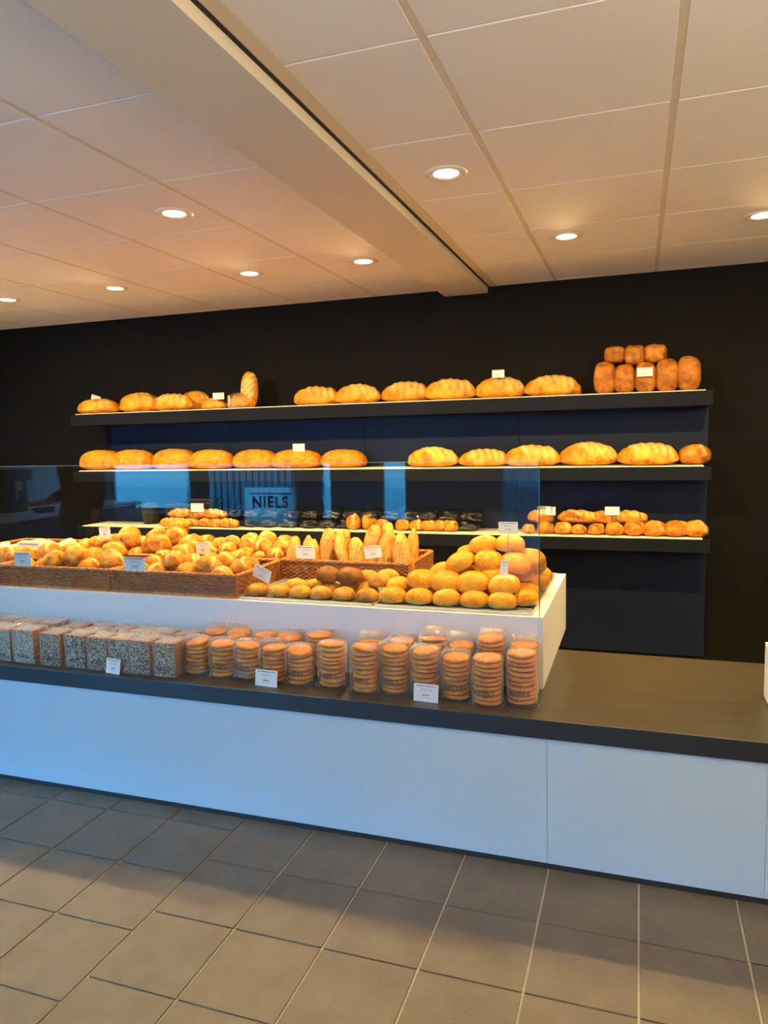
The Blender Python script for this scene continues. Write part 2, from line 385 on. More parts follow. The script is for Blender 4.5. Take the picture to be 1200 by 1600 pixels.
for i, (x, y, lb) in enumerate(LIGHTS + EXTRA):
    t = thing('ceiling_downlight', lb, 'downlight', (x, y, ZC), 'recessed ceiling downlights')
    link('ring', ring_me, t); link('lens', lens_me, t); link('baffle', baf_me, t)
    l = bpy.data.lights.new('lamp', 'SPOT'); l.energy = SPOT_W; l.color = WARM; l.shadow_soft_size = .03
    l.spot_size = math.radians(150); l.spot_blend = .75
    lo = bpy.data.objects.new('lamp', l); COL.objects.link(lo); lo.parent = t; lo.location = (0, 0, -.03)
    if y < 3.5: lo.rotation_euler = (math.radians(38), 0, 0); l.spot_size = math.radians(112); l.spot_blend = .75; l.energy = SPOT_W * 1.55
    else: lo.rotation_euler = (math.radians(-27), 0, 0); l.spot_size = math.radians(150); l.spot_blend = .7
# bowl pendants added unseen behind the camera to brighten the ceiling
m_fill_globe = emis('added fill globe', (1, .82, .57), 118)
def pendant(x, y, lb):
    t = thing('fill_pendant', lb, 'lamp', (x, y, ZC), 'added unseen fill pendants')
    q = bmesh.new(); lathe(q, [(.05, 0), (.05, -.02), (.004, -.022), (.004, -.40), (.02, -.40), (.02, -.43)], 16); link('cord', finish(q, 'cord', m_black), t)
    q = bmesh.new(); bmesh.ops.create_uvsphere(q, u_segments=20, v_segments=12, radius=.11); link('fill_globe', finish(q, 'shade', m_fill_globe, True), t, (0, 0, -.54))
    q = bmesh.new(); pr_ = [(.002 + .19 * math.sin(a), -.62 + .19 * (1 - math.cos(a))) for a in [k * PI / 2 / 8 for k in range(9)]]
    lathe(q, pr_ + [(r - .006, z + .004) for r, z in pr_[::-1]][:-1], 32, cap=False); link('bowl_shade', finish(q, 'bowl', m_white, True), t, (0, 0, -.08))
for (x, y) in ((-.4, -.85), (.9, -.3), (1.7, .9)): pendant(x, y, {-.4: 'left', .9: 'middle', 1.7: 'right'}[x] + ' bowl pendant, added unseen to brighten the ceiling')

# ------------------------------------------------------------------ shelving on the back wall
SX0, SX1, SY0 = -4.07, .394, 4.55
bp = thing('wall_panelling', 'dark navy back panelling behind the three bread shelves', 'panel', (0, YB, 0))
pcuts = [-3.98, -2.9, -1.82, -.74, .40]
for a, b in zip(pcuts, pcuts[1:]):
    link('panel', boxme('panel', [(a + .0015, b - .0015, -.028, -.001, .1, 1.66)], m_panel, .001), bp)
SH = [(1.728, .083, 'uppermost'), (1.300, .078, 'middle'), (.880, .075, 'lowest')]
for zt, th, nm in SH:
    t = thing('wall_shelf', nm + ' slate grey bread shelf on the back wall', 'shelf', (0, 0, zt), 'bread shelves on the back wall')
    link('board', boxme('board', [(SX0, SX1, SY0, YB - (.029 if zt < 1.7 else .001), -th, 0)], m_shelf, .0015), t)
    link('liner', boxme('liner', [(SX0 + .04, SX1 - .04, SY0 + .012, YB - .06, 0, .006)], m_liner, .001), t)
ZS = [zt + .006 for zt, _, _ in SH]
# socket on the dark wall beside the case
so = thing('wall_socket', 'dark double wall socket low on the back wall beside the display case', 'socket', (0, 0, 0))
c0 = onY(891, 968, YB)
link('plate', boxme('plate', [(c0.x - .04, c0.x + .04, YB - .008, YB, c0.z - .07, c0.z + .07)], mat('dark socket plate', (.02, .02, .018), .3), .003), so)
q = bmesh.new()
for dz in (-.033, .033):
    r = bmesh.ops.create_cone(q, segments=20, radius1=.024, radius2=.024, depth=.004, cap_ends=True, matrix=Matrix.Translation((c0.x, YB - .009, c0.z + dz)) @ Matrix.Rotation(PI / 2, 4, 'X'))
link('socket_insert', finish(q, 'ins', m_void), so)

# ------------------------------------------------------------------ counter
ZK = .538; CY0 = 2.465; CY1 = 3.315
ct = thing('counter', 'long low shop counter with white front panels and dark worktop', 'counter', (0, 0, 0))
_c1, _c2 = onY(855, 1250, CY0).x, onY(1197, 1300, CY0).x
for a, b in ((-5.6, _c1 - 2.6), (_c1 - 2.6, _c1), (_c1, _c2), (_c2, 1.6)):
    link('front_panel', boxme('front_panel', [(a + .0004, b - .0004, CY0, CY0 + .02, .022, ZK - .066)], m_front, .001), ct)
link('plinth', boxme('plinth', [(-5.6, 1.6, CY0 + .004, CY1 - .1, 0, .022)], m_plinth), ct)
link('carcass', boxme('carcass', [(-5.6, 1.6, CY0 + .02, CY1 - .04, .022, ZK - .066)], m_plinth), ct)
q = bmesh.new(); vs = bx(q, -5.62, 1.65, CY0 - .012, CY1, ZK - .066, ZK, 0)
for f in q.faces:
    f.normal_update()
me = finish(q, 'worktop', [m_top, m_topedge], bevel=.0015)
for p in me.polygons: p.material_index = 0 if p.normal.z > .5 else 1
link('worktop', me, ct)
# display case
DX0, DX1, DY0, DY1, DZ0, DZ1 = -5.2, -.332, 2.765, 3.685, ZK, .815
dc = thing('display_case', 'white bread display case with glass screen standing on the counter', 'display case', (0, 0, 0))
link('front_board', boxme('fb', [(DX0, DX1 - .019, DY0, DY0 + .018, DZ0, DZ1)], m_white, .0008), dc)
q = bmesh.new(); vs = bx(q, DX1 - .018, DX1, DY0 - .0005, DY1, DZ0, DZ1); link('side_board', finish(q, 'sb', m_white, bevel=.0008), dc)
link('back_board', boxme('bb', [(DX0, DX1 - .019, DY1 - .018, DY1, DZ0 - .0, DZ1)], m_white, .0008), dc)
link('shelf_board', boxme('shb', [(DX0, DX1 - .019, DY0 + .019, DY1 - .019, DZ1 - .03, DZ1 - .004)], m_white), dc)
link('support_bracket', boxme('sl', [(DX1 - .07, DX1 - .03, CY1 + .001, 3.43, ZK - .1, ZK - .001)], m_white, .001), ct)
GT = 1.405; GY0 = DY0 + .004
gx = [-5.15, -3.2, DX1 - .016]
for a, b in zip(gx, gx[1:]):
    p = link('front_glass', boxme('fg', [(a + .001, b - .001, GY0, GY0 + .008, DZ1 + .0005, GT)], m_glass), dc)
q = bmesh.new()
link('side_glass', boxme('sg', [(DX1 - .0235, DX1 - .0165, GY0 + .009, 3.29, DZ1 + .0005, GT)], m_glass), dc)
link('polished_edge', boxme('pe', [(DX1 - .016, DX1 - .0135, GY0, GY0 + .008, DZ1 + .0005, GT)], m_gedge), dc)
link('top_edge', boxme('te', [(-5.15, DX1 - .016, GY0 + .001, GY0 + .007, GT, GT + .0015)], mat('pale polished edge', (.45, .5, .48), .2)), dc)
ZB = DZ1 - .004
# right-hand white box (till stand)
rb = thing('till_stand', 'white topped till stand at the right end of the counter', 'till stand', (.44, 2.1, 0))
link('body', boxme('rb', [(0, .75, .45, .80, ZK + .001, .734)], m_white, .0015), rb)
link('lid_rim', boxme('rbr', [(0.0, .014, .45, .80, .7345, .739), (.014, .75, .785, .80, .7345, .739)], m_liner, .001), rb)

# ------------------------------------------------------------------ price cards
def card_me(w, h, seed, foot=True):
    random.seed(seed); q = bmesh.new()
    bx(q, -w / 2, w / 2, -.0006, .0006, 0, h)
    me = finish(q, 'card', m_card)
    q = bmesh.new(); y = -.0009
    def dash(x0, x1, z0, z1):
        x = x0
        while x < x1:
            l = random.uniform(.0006, .0019) * (h / .06); zt_ = z1; z1_ = z0 + (z1 - z0) * random.uniform(.55, 1); z1 = z1_
            q.faces.new([q.verts.new(p) for p in ((x, y, z0), (min(x + l, x1), y, z0), (min(x + l, x1), y, z1), (x, y, z1))]); x += l + random.choice((.0004, .0006, .0015)); z1 = zt_
    dash(-w * .4, w * .4, h * .85, h * .93)
    for k in range(2): dash(-w * .25, w * .25, h * (.72 - .1 * k), h * (.75 - .1 * k))
    dash(-w * .13, w * .13, h * .33, h * .43); dash(-w * .18, w * .2, h * .22, h * .245)
    return me, finish(q, 'print', m_ink)
CARDS = {}
def card(px, py, Y, w, h, lb, tilt=0, roll=0, yaw=0, stem=.0, zbase=None):
    p = onY(px, py, Y)
    key = (w, h)
    if key not in CARDS: CARDS[key] = card_me(w, h, int(px))
    z = p.z if zbase is None else zbase
    t = thing('price_card', lb, 'price card', (p.x, p.y, z), 'small printed price cards')
    t.rotation_euler = (tilt, roll, yaw)
    link('card', CARDS[key][0], t); link('print', CARDS[key][1], t)
    if stem:
        q = bmesh.new(); bx(q, -.0012, .0012, .0008, .002, -stem * .6, h * .5); link('holder', finish(q, 'stem', m_cliphold), t)
    else:
        q = bmesh.new(); bx(q, -.012, .012, .0008, .016, 0, .004); bx(q, -.012, .012, .0008, .003, 0, .02); link('holder', finish(q, 'foot', m_cliphold), t)
    return t

# ------------------------------------------------------------------ bread meshes
def attr(me, name, vals):
    a = me.attributes.new(name, 'FLOAT', 'POINT'); a.data.foreach_set('value', vals)
def dough(name, L, W, H, m_, sub=4, ex=2.3, flat=.35, scores=(), k=.5, sw=.055, sd=.05, ear=1.0, lump=.035, seed=1, seedtop=0.0, pole=0.0, bend=0.0, palebase=0.0, taper=0.0, single=False):
    q = bmesh.new(); bmesh.ops.create_icosphere(q, subdivisions=sub, radius=1)
    sc, sdv = [], []; S = Vector((seed * 3.7, seed * 1.3, seed * 7.1))
    for v in q.verts:
        c = v.co.copy()
        r = (abs(c.x) ** ex + abs(c.y) ** ex + abs(c.z) ** ex) ** (-1 / ex); c = c * r
        u = c.copy()
        c *= 1 + lump * (noise.noise(c * 1.6 + S) * 1.4 + .5 * noise.noise(c * 4 + S))
        s = 0
        if u.z > -.1 and scores:
            tt = u.x + k * u.y if not single else u.y
            mask = max(0, min(1, (u.z + .1) * 2.2)) * (max(0, 1 - abs(u.y) ** 4) if not single else max(0, 1 - abs(u.x / .85) ** 4))
            for c0 in scores:
                d = (tt - c0 + .03 * noise.noise(u * 5 + S)) / sw
                g = math.exp(-d * d); e = math.exp(-((d - 1.5) ** 2))
                s = max(s, g * mask); c.z += (-g * sd + e * sd * .7 * ear) * mask
        if c.z < 0: c.z *= flat; 
        if taper: c.y *= 1 - taper * abs(u.x) ** 2
        base = max(0, min(1, -c.z / max(flat, .01) * 1.6)) * palebase
        v.co = Vector((c.x * L / 2, c.y * W / 2 + bend * c.x * c.x, (c.z + flat) / (1 + flat) * H))
        sc.append(min(1, s + base)); 
        sdv.append(max(0, min(1, (u.z - .25) * 4 + noise.noise(u * 3 + S) * 2)) * seedtop if seedtop >= 0 else 1.0)
    me = finish(q, name, m_, True)
    attr(me, 'score', sc); attr(me, 'seed', sdv)
    return me
R = random.Random
def var(n, fn): return [fn(i + 1) for i in range(n)]
bloomer = [dough('loaf', .31, .15, .108, m_loaf, scores=[-.55, -.2, .15, .5], k=.5, sw=.10, sd=.12, ear=.7, seed=1),
           dough('loaf', .30, .15, .110, m_loaf, scores=[-.5, -.12, .28, .62], k=.7, sw=.11, sd=.12, ear=.7, seed=2),
           dough('loaf', .30, .16, .100, m_loaf, scores=[-.62, -.33, -.03, .26, .55], k=.35, sw=.085, sd=.10, ear=.7, seed=3)]
smoothloaf = [dough('loaf', .24, .16, .10, m_loaf, scores=[-.35, .0, .35], k=.7, sw=.05, sd=.03, seed=s) for s in (4, 5)]
seeded = var(2, lambda s: dough('seeded_loaf', .285, .16, .102, m_seedloaf, lump=.03, seed=10 + s, seedtop=-1, ex=2.5, scores=[-.4, 0, .4], k=.4, sw=.06, sd=.02))
tin = var(2, lambda s: dough('tin_loaf', .115, .115, .165, m_tin, ex=3.2, flat=.8, lump=.04, seed=20 + s))
tinsm = var(3, lambda s: dough('tin_loaf', .118, .2, .105, m_tin, ex=3.6, flat=.75, lump=.07, seed=24 + s, scores=[0], single=True, sw=.2, sd=.06))
buns = var(3, lambda s: dough('bun', .128, .115, .070, m_bun, lump=.025, seed=30 + s, seedtop=.8, palebase=1.0, flat=.5, sub=4))
buns_s = var(2, lambda s: dough('bun', .128, .112, .070, m_bun, lump=.03, seed=34 + s, seedtop=0, palebase=1.0, flat=.5, scores=[0], single=True, sw=.22, sd=.05))
browns = var(3, lambda s: dough('bun', .105, .095, .06, m_brown, lump=.03, seed=40 + s, seedtop=-1, flat=.45))
malts = var(2, lambda s: dough('bun', .115, .095, .066, m_choc, lump=.03, seed=45 + s, seedtop=-1, flat=.5))
rolls = var(4, lambda s: dough('roll', .118, .105, .085, m_roll, lump=.09, seed=50 + s, flat=.55, scores=[.0] if s % 2 else [-.2, .35], k=.8, sw=.13, sd=.11))
bigr = var(3, lambda s: dough('roll', .135, .125, .105, m_roll, lump=.05, seed=60 + s, flat=.6, scores=[.1], single=s % 2 == 0, sw=.12, sd=.07))
flats = var(2, lambda s: dough('flatbread', .135, .125, .05, m_flat, lump=.08, seed=70 + s, flat=.5, scores=[-.4, 0, .4], k=.5, sw=.08, sd=.06, ear=.3))
oblong = var(4, lambda s: dough('baguette', .23, .085, .07, m_bag2, lump=.09, seed=80 + s, flat=.6, scores=[-.55, -.1, .35, .7], k=1.1, sw=.09, sd=.11))
stick = var(2, lambda s: dough('roll', .21, .085, .07, m_roll, lump=.12, seed=90 + s, flat=.55, scores=[-.45, .0, .45], k=.5, sw=.09, sd=.12))
small = var(4, lambda s: dough('roll', .105, .09, .075, m_roll, lump=.13, seed=100 + s, flat=.55, sub=3, scores=[0.1], k=.8, sw=.15, sd=.12))

def put(name, me, p, label, cat, group, rot=(0, 0, 0), sc=(1, 1, 1)):
    if not isinstance(sc, tuple): sc = (sc,) * 3
    return tag(link(name, me, None, p, rot, sc), label, cat, group)
def relax(objs, rs, az=1.0, xb=None, yb=None, zmin=None, it=40, step=.5, zmove=1.0):
    """push neighbouring dough pieces apart until they only touch"""
    P = [Vector(o.location) for o in objs]
    for _ in range(it):
        for i in range(len(P)):
            for j in range(i + 1, len(P)):
                d = P[j] - P[i]; e = Vector((d.x, d.y, d.z * az)); L = e.length; m_ = rs[i] + rs[j]
                if L < m_ and L > 1e-5:
                    k = (m_ - L) / L * step * .5; mv = Vector((e.x * k * .6, e.y * k * 1.4, e.z * k / az * zmove))
                    P[i] -= mv; P[j] += mv
        for p, r in zip(P, rs):
            if xb: p.x = max(xb[0] + r * 1.25, min(xb[1] - r * 1.25, p.x))
            if yb: p.y = max(yb[0] + r * 1.5, min(yb[1] - r * 1.3, p.y))
            if zmin is not None: p.z = max(zmin, p.z)
    for o, p in zip(objs, P): o.location = p
def width_scale(px0, px1, Y, L):
    return (onY(px1, 800, Y).x - onY(px0, 800, Y).x) / L

# --- top shelf, left
Z1, Z2, Z3 = ZS
rr = R(3); SLN = [1]
def shelf_loaf(name, mes, x0, x1, Y, z, top_py, lb, cat, grp, L, H, yaw=None, adj=1.0):
    adj = min(adj, 1.0); cx = (x0 + x1) / 2; a, b = onY(x0, 700, Y).x, onY(x1, 700, Y).x
    s = (b - a) / L * adj; zt = onY(cx, top_py, Y).z; hs = max(.6, (zt - z) / H)
    SLN[0] = -SLN[0]; Y += SLN[0] * .022
    return put(name, mes, ((a + b) / 2, Y, z), lb, cat, grp, (0, 0, rr.uniform(-.05, .05) if yaw is None else yaw), (s, s, hs))
g = 'loaves on the left of the top shelf'
shelf_loaf('bread_loaf', smoothloaf[0], 133, 191, 4.68, Z1, 623, 'small golden loaf at the left end of the top shelf', 'bread', g, .24, .10)
shelf_loaf('bread_loaf', smoothloaf[1], 192, 250, 4.68, Z1, 613, 'round plump golden loaf second on the top shelf', 'bread', g, .24, .10)
shelf_loaf('bread_loaf', bloomer[2], 245, 307, 4.66, Z1, 615, 'golden loaf with faint ridges third on the top shelf', 'bread', g, .30, .10)
shelf_loaf('bread_loaf', smoothloaf[0], 284, 330, 4.83, Z1, 611, 'smooth loaf lying behind the third loaf of the top shelf', 'bread', g, .24, .10, .3)
shelf_loaf('bread_loaf', smoothloaf[1], 322, 358, 4.70, Z1, 622, 'golden loaf under the price card left of the bagged bread', 'bread', g, .24, .10)
# half loaf in a bag showing its crumb
t = thing('bagged_half_loaf', 'pale sliced half loaf in a clear bag beside the upright loaf', 'bread', (onY(374, 620, 4.68).x, 4.68, Z1))
hm = dough('half_loaf', .17, .13, .105, m_loaf, seed=8, lump=.05); link('crust', hm, t, (.01, 0, 0))
q = bmesh.new(); lathe(q, [(.047, -.004), (.047, .004)], 24); f = link('cut_face', finish(q, 'cut', m_cut), t, (-.066, -.035, .052), (PI / 2, 0, -.9), (1, .9, 1))
link('bag_film', dough('bag_film', .19, .145, .118, m_film, seed=9, lump=.12, sub=4), t, (.005, 0, -.001))
# upright loaf leaning to the wall
a = onY(395, 636, 4.74)
put('bread_loaf', bloomer[0], (a.x, 4.73, Z1 + .125), 'ridged loaf standing upright at the right end of the left group', 'bread', g, (PI / 2, PI / 2 + .05, -.03), (.86, .85, .75))
g = 'ridged white loaves in the middle of the top shelf'
TL = [(462, 529, 604), (528, 598, 602), (596, 673, 594), (669, 744, 593), (742, 821, 590), (820, 906, 585)]
for i, (x0, x1, ty) in enumerate(TL):
    shelf_loaf('bread_loaf', bloomer[i % 3], x0, x1, 4.68, Z1, ty, nth(i, 6) + ' of the six floury ridged loaves on the top shelf', 'bread', g, .305, .105)
shelf_loaf('bread_loaf', smoothloaf[0], 868, 909, 4.82, Z1, 596, 'dark end of a loaf showing behind the rightmost of six ridged loaves', 'bread', g, .24, .10)
shelf_loaf('bread_loaf', smoothloaf[1], 512, 546, 4.82, Z1, 618, 'loaf end showing between the first two of six ridged loaves', 'bread', g, .24, .10)
g = 'brown tin loaves stacked at the right of the top shelf'
for i, (x0, x1, ty) in enumerate([(929, 962, 566), (960, 992, 570), (992, 1025, 570), (1024, 1059, 561), (1057, 1094, 557)]):
    cx = (x0 + x1) / 2; p = onY(cx, 600, 4.64); w = onY(x1, 600, 4.64).x - onY(x0, 600, 4.64).x; zt = onY(cx, ty, 4.64).z
    if i == 2: zt = onY(cx, 566, 4.64).z
    put('tin_loaf', tin[i % 2], (p.x, 4.64, Z1), nth(i, 5) + ' of the five upright brown tin loaves on the top shelf', 'bread', g, (0, 0, .05 * (i - 2)), (w / .112, 1, (zt - Z1) / .165))
for i, (x0, x1, y0, y1) in enumerate([(944, 976, 540, 568), (975, 1008, 538, 571), (1006, 1042, 536, 568)]):
    a = onY(x0, y1, 4.64); b = onY(x1, y0, 4.64)
    put('tin_loaf', tinsm[i], ((a.x + b.x) / 2, 4.68, a.z), ('left', 'middle', 'right')[i] + ' of the three tin loaves on top of the upright ones', 'bread', g, (0, 0, .04 * (1 - i)), ((b.x - a.x) / .116, .8, (b.z - a.z) / .105))
# --- middle shelf
g = 'seeded loaves on the left of the middle shelf'
for i, (x0, x1, ty) in enumerate([(125, 186, 703), (180, 241, 702), (238, 303, 701), (300, 366, 702), (363, 431, 702), (428, 503, 702), (500, 570, 702)]):
    shelf_loaf('seeded_loaf', seeded[i % 2], x0, x1, 4.70, Z2, ty, nth(i, 7) + ' of the seven sesame loaves on the middle shelf', 'bread', g, .285, .102, adj=1.03)
g = 'ridged loaves on the right of the middle shelf'
for i, (x0, x1, ty) in enumerate([(639, 717, 700), (716, 796, 700), (791, 875, 696), (873, 966, 693), (964, 1061, 690)]):
    shelf_loaf('bread_loaf', bloomer[(i + 1) % 3], x0, x1, 4.68, Z2, ty, nth(i, 5) + ' of five long ridged loaves on the right of the middle shelf', 'bread', g, .305, .105, adj=1.05)
shelf_loaf('bread_loaf', bigr[0], 1060, 1112, 4.68, Z2, 694, 'round knobbly bread at the right end of the middle shelf', 'bread', g, .135, .105)
# --- lowest shelf
g = 'small rolls on the right of the lowest shelf'
low = [(826, 20), (853, 24), (880, 26), (905, 22), (932, 24), (960, 26), (991, 30), (1023, 32), (1056, 34), (1088, 32)]
for i, (cx, w) in enumerate(low):
    p = onY(cx, 830, 4.64); s = w * 1.05 / 245 / .105
    put('bread_roll', small[i % 4], (p.x, 4.64, Z3), nth(i, len(low)) + ' bottom row roll, right of lowest shelf', 'bread', g, (0, 0, rr.uniform(-1, 1)), (s, s, min(1.25, s * (1.12 if i > 6 else .95))))
for i, (cx, w) in enumerate([(845, 36), (904, 54), (952, 50), (987, 40)]):
    p = onY(cx, 815, 4.67)
    put('bread_roll', stick[i % 2], (p.x, 4.68, Z3 + .066), nth(i, 4) + ' long upper row roll, right of lowest shelf', 'bread', g, (0, 0, rr.uniform(-.1, .1)), (w / 245 / .21 * 1.1, 1, 1.15))
g = 'small rolls in the middle of the lowest shelf'
mid = [(553, 820, .0), (577, 818, 0), (598, 822, 0), (630, 822, 0), (652, 824, 0), (670, 822, 0), (688, 824, 0), (704, 826, 0)]
for i, (cx, cy, z) in enumerate(mid):
    p = onY(cx, 826, 4.66); put('bread_roll', small[(i + 1) % 4], (p.x, 4.66, Z3), nth(i, len(mid)) + ' small roll mid lowest shelf', 'bread', g, (0, 0, rr.uniform(-1, 1)), (1.0, 1.0, 1.0 + .4 * (i < 2)))
g = 'long rolls heaped at the left of the lowest shelf'
for i, (cx, w, dz, Y) in enumerate([(266, 30, 0, 4.62), (283, 34, 0, 4.60), (300, 24, 0, 4.64), (322, 22, 0, 4.65), (338, 22, 0, 4.64), (358, 28, 0, 4.62)]):
    p = onY(cx, 815, Y); put('bread_roll', stick[i % 2], (p.x, Y, Z3), nth(i, 6) + ' lower roll of the heap at the left of the lowest shelf', 'bread', g, (0, 0, rr.uniform(-.3, .3)), (w / 205 / .21 * 1.1, 1, .95))
for i, (cx, w) in enumerate([(287, 40), (310, 36), (336, 40)]):
    p = onY(cx, 803, 4.66); put('bread_roll', stick[(i + 1) % 2], (p.x, 4.655, Z3 + .06), ('left', 'middle', 'right')[i] + ' long roll on top of the heap at the left of the lowest shelf', 'bread', g, (0, 0, rr.uniform(-.15, .15)), (w / 205 / .21 * 1.15, 1, 1.0))
# black containers behind them
q = bmesh.new(); lathe(q, [(.055, 0), (.07, .12), (.072, .125), (.066, .125), (.052, .01)], 24); cup = finish(q, 'cup', m_black, True)
for i, (cx, Y, s, lb) in enumerate([(236, 4.76, 1, 'black plastic tub left of the heaped rolls on the lowest shelf')]):
    p = onY(cx, 810, Y); t = thing('storage_tub', lb, 'tub', (p.x, Y, Z3)); link('tub', cup, t, scale=(1, 1, s))
    link('bag_film', dough('crumple', .13, .13, .05, m_film, lump=.3, seed=3, sub=3), t, (0, 0, .115))
p = onY(285, 790, 4.80)
t = thing('storage_crate', 'black lidded crate behind the heaped rolls on the lowest shelf', 'crate', (p.x, 4.80, Z3))
link('body', boxme('body', [(-.12, .12, -.06, .06, 0, .13)], m_black, .012), t); link('lid', boxme('lid', [(-.11, .11, -.065, .065, .131, .16)], m_black, .01), t)
p = onY(322, 785, 4.80)
t = thing('storage_crate', 'tall black crate right behind the price card on the lowest shelf', 'crate', (p.x, 4.80, Z3))
link('body', boxme('body', [(-.09, .09, -.06, .06, 0, .17)], m_black, .01), t); link('lid', boxme('lid', [(-.1, .1, -.065, .065, .171, .195)], m_black, .008), t)
# bagged dark rye loaves
bagme = var(3, lambda s: dough('bagged_loaf', .15, .24, .07, m_bag, lump=.22, seed=110 + s, flat=.7, sub=4, ex=3))
g = 'black bagged loaves stacked along the lowest shelf'
n = 13
for i in range(n):
    cx = 366 + i * 30.5; 
    for lay in range(2):
        if lay == 0 and cx > 540: pass
        p = onY(cx + lay * 6, 806, 4.76)
        put('bagged_loaf', bagme[(i + lay) % 3], (p.x, 4.765, Z3 + lay * .064), nth(i, n) + ' glossy black bagged loaf in the ' + ('bottom', 'top')[lay] + ' layer on the lowest shelf', 'bread', g, (0, 0, rr.uniform(-.1, .1)))

# --- cards on the shelves
def cardtop(x0, x1, y0, y1, Y, lb, **k):
    a, b = onY(x0, y1, Y), onY(x1, y0, Y)
    w = round(b.x - a.x, 2 if b.x - a.x > .2 else 3); h = round(b.z - a.z, 3)
    return card((x0 + x1) / 2, y1, Y, w, h, lb, stem=k.pop('stem', .05), **k)
cardtop(141, 154, 617, 633, 4.66, 'tilted price card on the leftmost loaf of the top shelf', roll=.3)
cardtop(333, 350, 613, 624, 4.60, 'price card beside the bagged half loaf on the top shelf')
cardtop(769, 788, 577, 590, 4.62, 'price card above the fifth ridged loaf of the top shelf')
cardtop(995, 1020, 573, 588, 4.56, 'price card in front of the tin loaves on the top shelf', stem=.09)
cardtop(458, 476, 693, 706, 4.62, 'price card above the seeded loaves of the middle shelf')
cardtop(299, 318, 787, 800, 4.61, 'price card above the heaped rolls at the left of the lowest shelf', stem=.12)
cardtop(634, 654, 806, 819, 4.68, 'price card above the small rolls in the middle of the lowest shelf')
cardtop(853, 868, 792, 805, 4.625, 'price card on the lowest shelf cut by the glass edge', stem=.1)
cardtop(945, 968, 792, 805, 4.625, 'price card above the long rolls at the right of the lowest shelf', stem=.1)

# ------------------------------------------------------------------ baskets in the case
def basket_meshes(Lx, Ly, Hh):
    q = bmesh.new(); rows = 10; r = .0042
    per = [(-Lx / 2, -Ly / 2), (Lx / 2, -Ly / 2), (Lx / 2, Ly / 2), (-Lx / 2, Ly / 2)]
    def side(a, b, nst, k):
        a = Vector((*a, 0)); b = Vector((*b, 0)); d = (b - a); nrm = Vector((d.y, -d.x, 0)).normalized(); N = nst * 2
        for j in range(rows):
            z = .008 + j * (Hh - .016) / (rows - 1); prev = None
            for i in range(N + 1):
                t = i / N; off = .0035 * math.cos(PI * i + PI * j)
                c = a + d * t + nrm * off + Vector((0, 0, z + .0012 * math.sin(i * 1.7 + j * 2.3)))
                ring = [q.verts.new(c + nrm * r * .75 * math.cos(w) + Vector((0, 0, r * 1.15 * math.sin(w)))) for w in (0, PI / 2, PI, 3 * PI / 2)]
                if prev:
                    for e in range(4): q.faces.new((prev[e], prev[(e + 1) % 4], ring[(e + 1) % 4], ring[e]))
                prev = ring
    side(per[0], per[1], 20, 0); side(per[1], per[2], 13, 1); side(per[2], per[3], 20, 2); side(per[3], per[0], 13, 3)
    weave = finish(q, 'weave', m_wick, True)
    q = bmesh.new()
    for k in range(4):
        a, b = Vector((*per[k], 0)), Vector((*per[(k + 1) % 4], 0))
        for s in range(3):
            pts = []
            for i in range(41):
                t = i / 40; ph = t * 40 + s * 2 * PI / 3
                c = a.lerp(b, t); nrm = (b - a).cross(Vector((0, 0, 1))).normalized()
                pts.append(c + nrm * .005 * math.cos(ph) + Vector((0, 0, Hh + .004 + .005 * math.sin(ph))))
            tube(q, pts, .0042, 5)
    rim = finish(q, 'rim', m_wick2, True)
    q = bmesh.new()
    bx(q, -Lx / 2 + .005, Lx / 2 - .005, -Ly / 2 + .005, Ly / 2 - .005, .002, .009)
    base = finish(q, 'base', m_wick)
    q = bmesh.new(); lathe(q, [(.0035, .003), (.0035, Hh)], 6); stake = finish(q, 'stake', m_wick)
    q = bmesh.new()
    for k in range(4):
        a, b = Vector((*per[k], 0)), Vector((*per[(k + 1) % 4], 0)); tube(q, [a + Vector((0, 0, .006)), b + Vector((0, 0, .006))], .006, 6)
    foot = finish(q, 'foot', m_wick2, True)
    return weave, rim, base, stake, foot, per
BK = basket_meshes(.655, .415, .098)
def basket(x0, y0, lb):
    t = thing('wicker_basket', lb, 'basket', (x0 + .3275, y0 + .2075, ZB), 'wicker baskets in the display case')
    o = link('weave', BK[0], t); o['kind'] = 'stuff'
    link('rim', BK[1], t); link('base_mat', BK[2], t); link('foot_rail', BK[4], t)
    for (px, py) in BK[5]: link('corner_post', BK[3], t, (px, py, 0), scale=(1.8, 1.8, 1))
BX = [-3.685, -3.005, -2.323]
for i, x in enumerate(BX):
    basket(x, 2.806, ('far left front wicker basket cut by the picture edge', 'second front wicker basket with crusty rolls', 'front wicker basket nearest the roll trays')[i])
    basket(x, 3.238, ('far left rear wicker basket', 'rear wicker basket behind the pale flatbreads and big rolls', 'rear wicker basket heaped with small rolls')[i])
basket(-1.66, 3.238, 'rear wicker basket holding the upright baguettes')
ZI = ZB + .009
HEAP = []
def heap(mes, px, py, Y, name, lb, cat, grp, rot=None, sc=1.0, center=.04):
    p = onY(px, py, Y); c = rr
    z = p.z - center * (sc if not isinstance(sc, tuple) else sc[2])
    o = put(name, mes, (p.x, Y, max(z, ZI)), lb, cat, grp, rot or (c.uniform(-.3, .3), c.uniform(-.3, .3), c.uniform(-3, 3)), sc)
    HEAP.append((o, max(mes.vertices, key=lambda v: v.co.x).co.x * .88 * sc if name == 'bread_roll' else .045)); return o
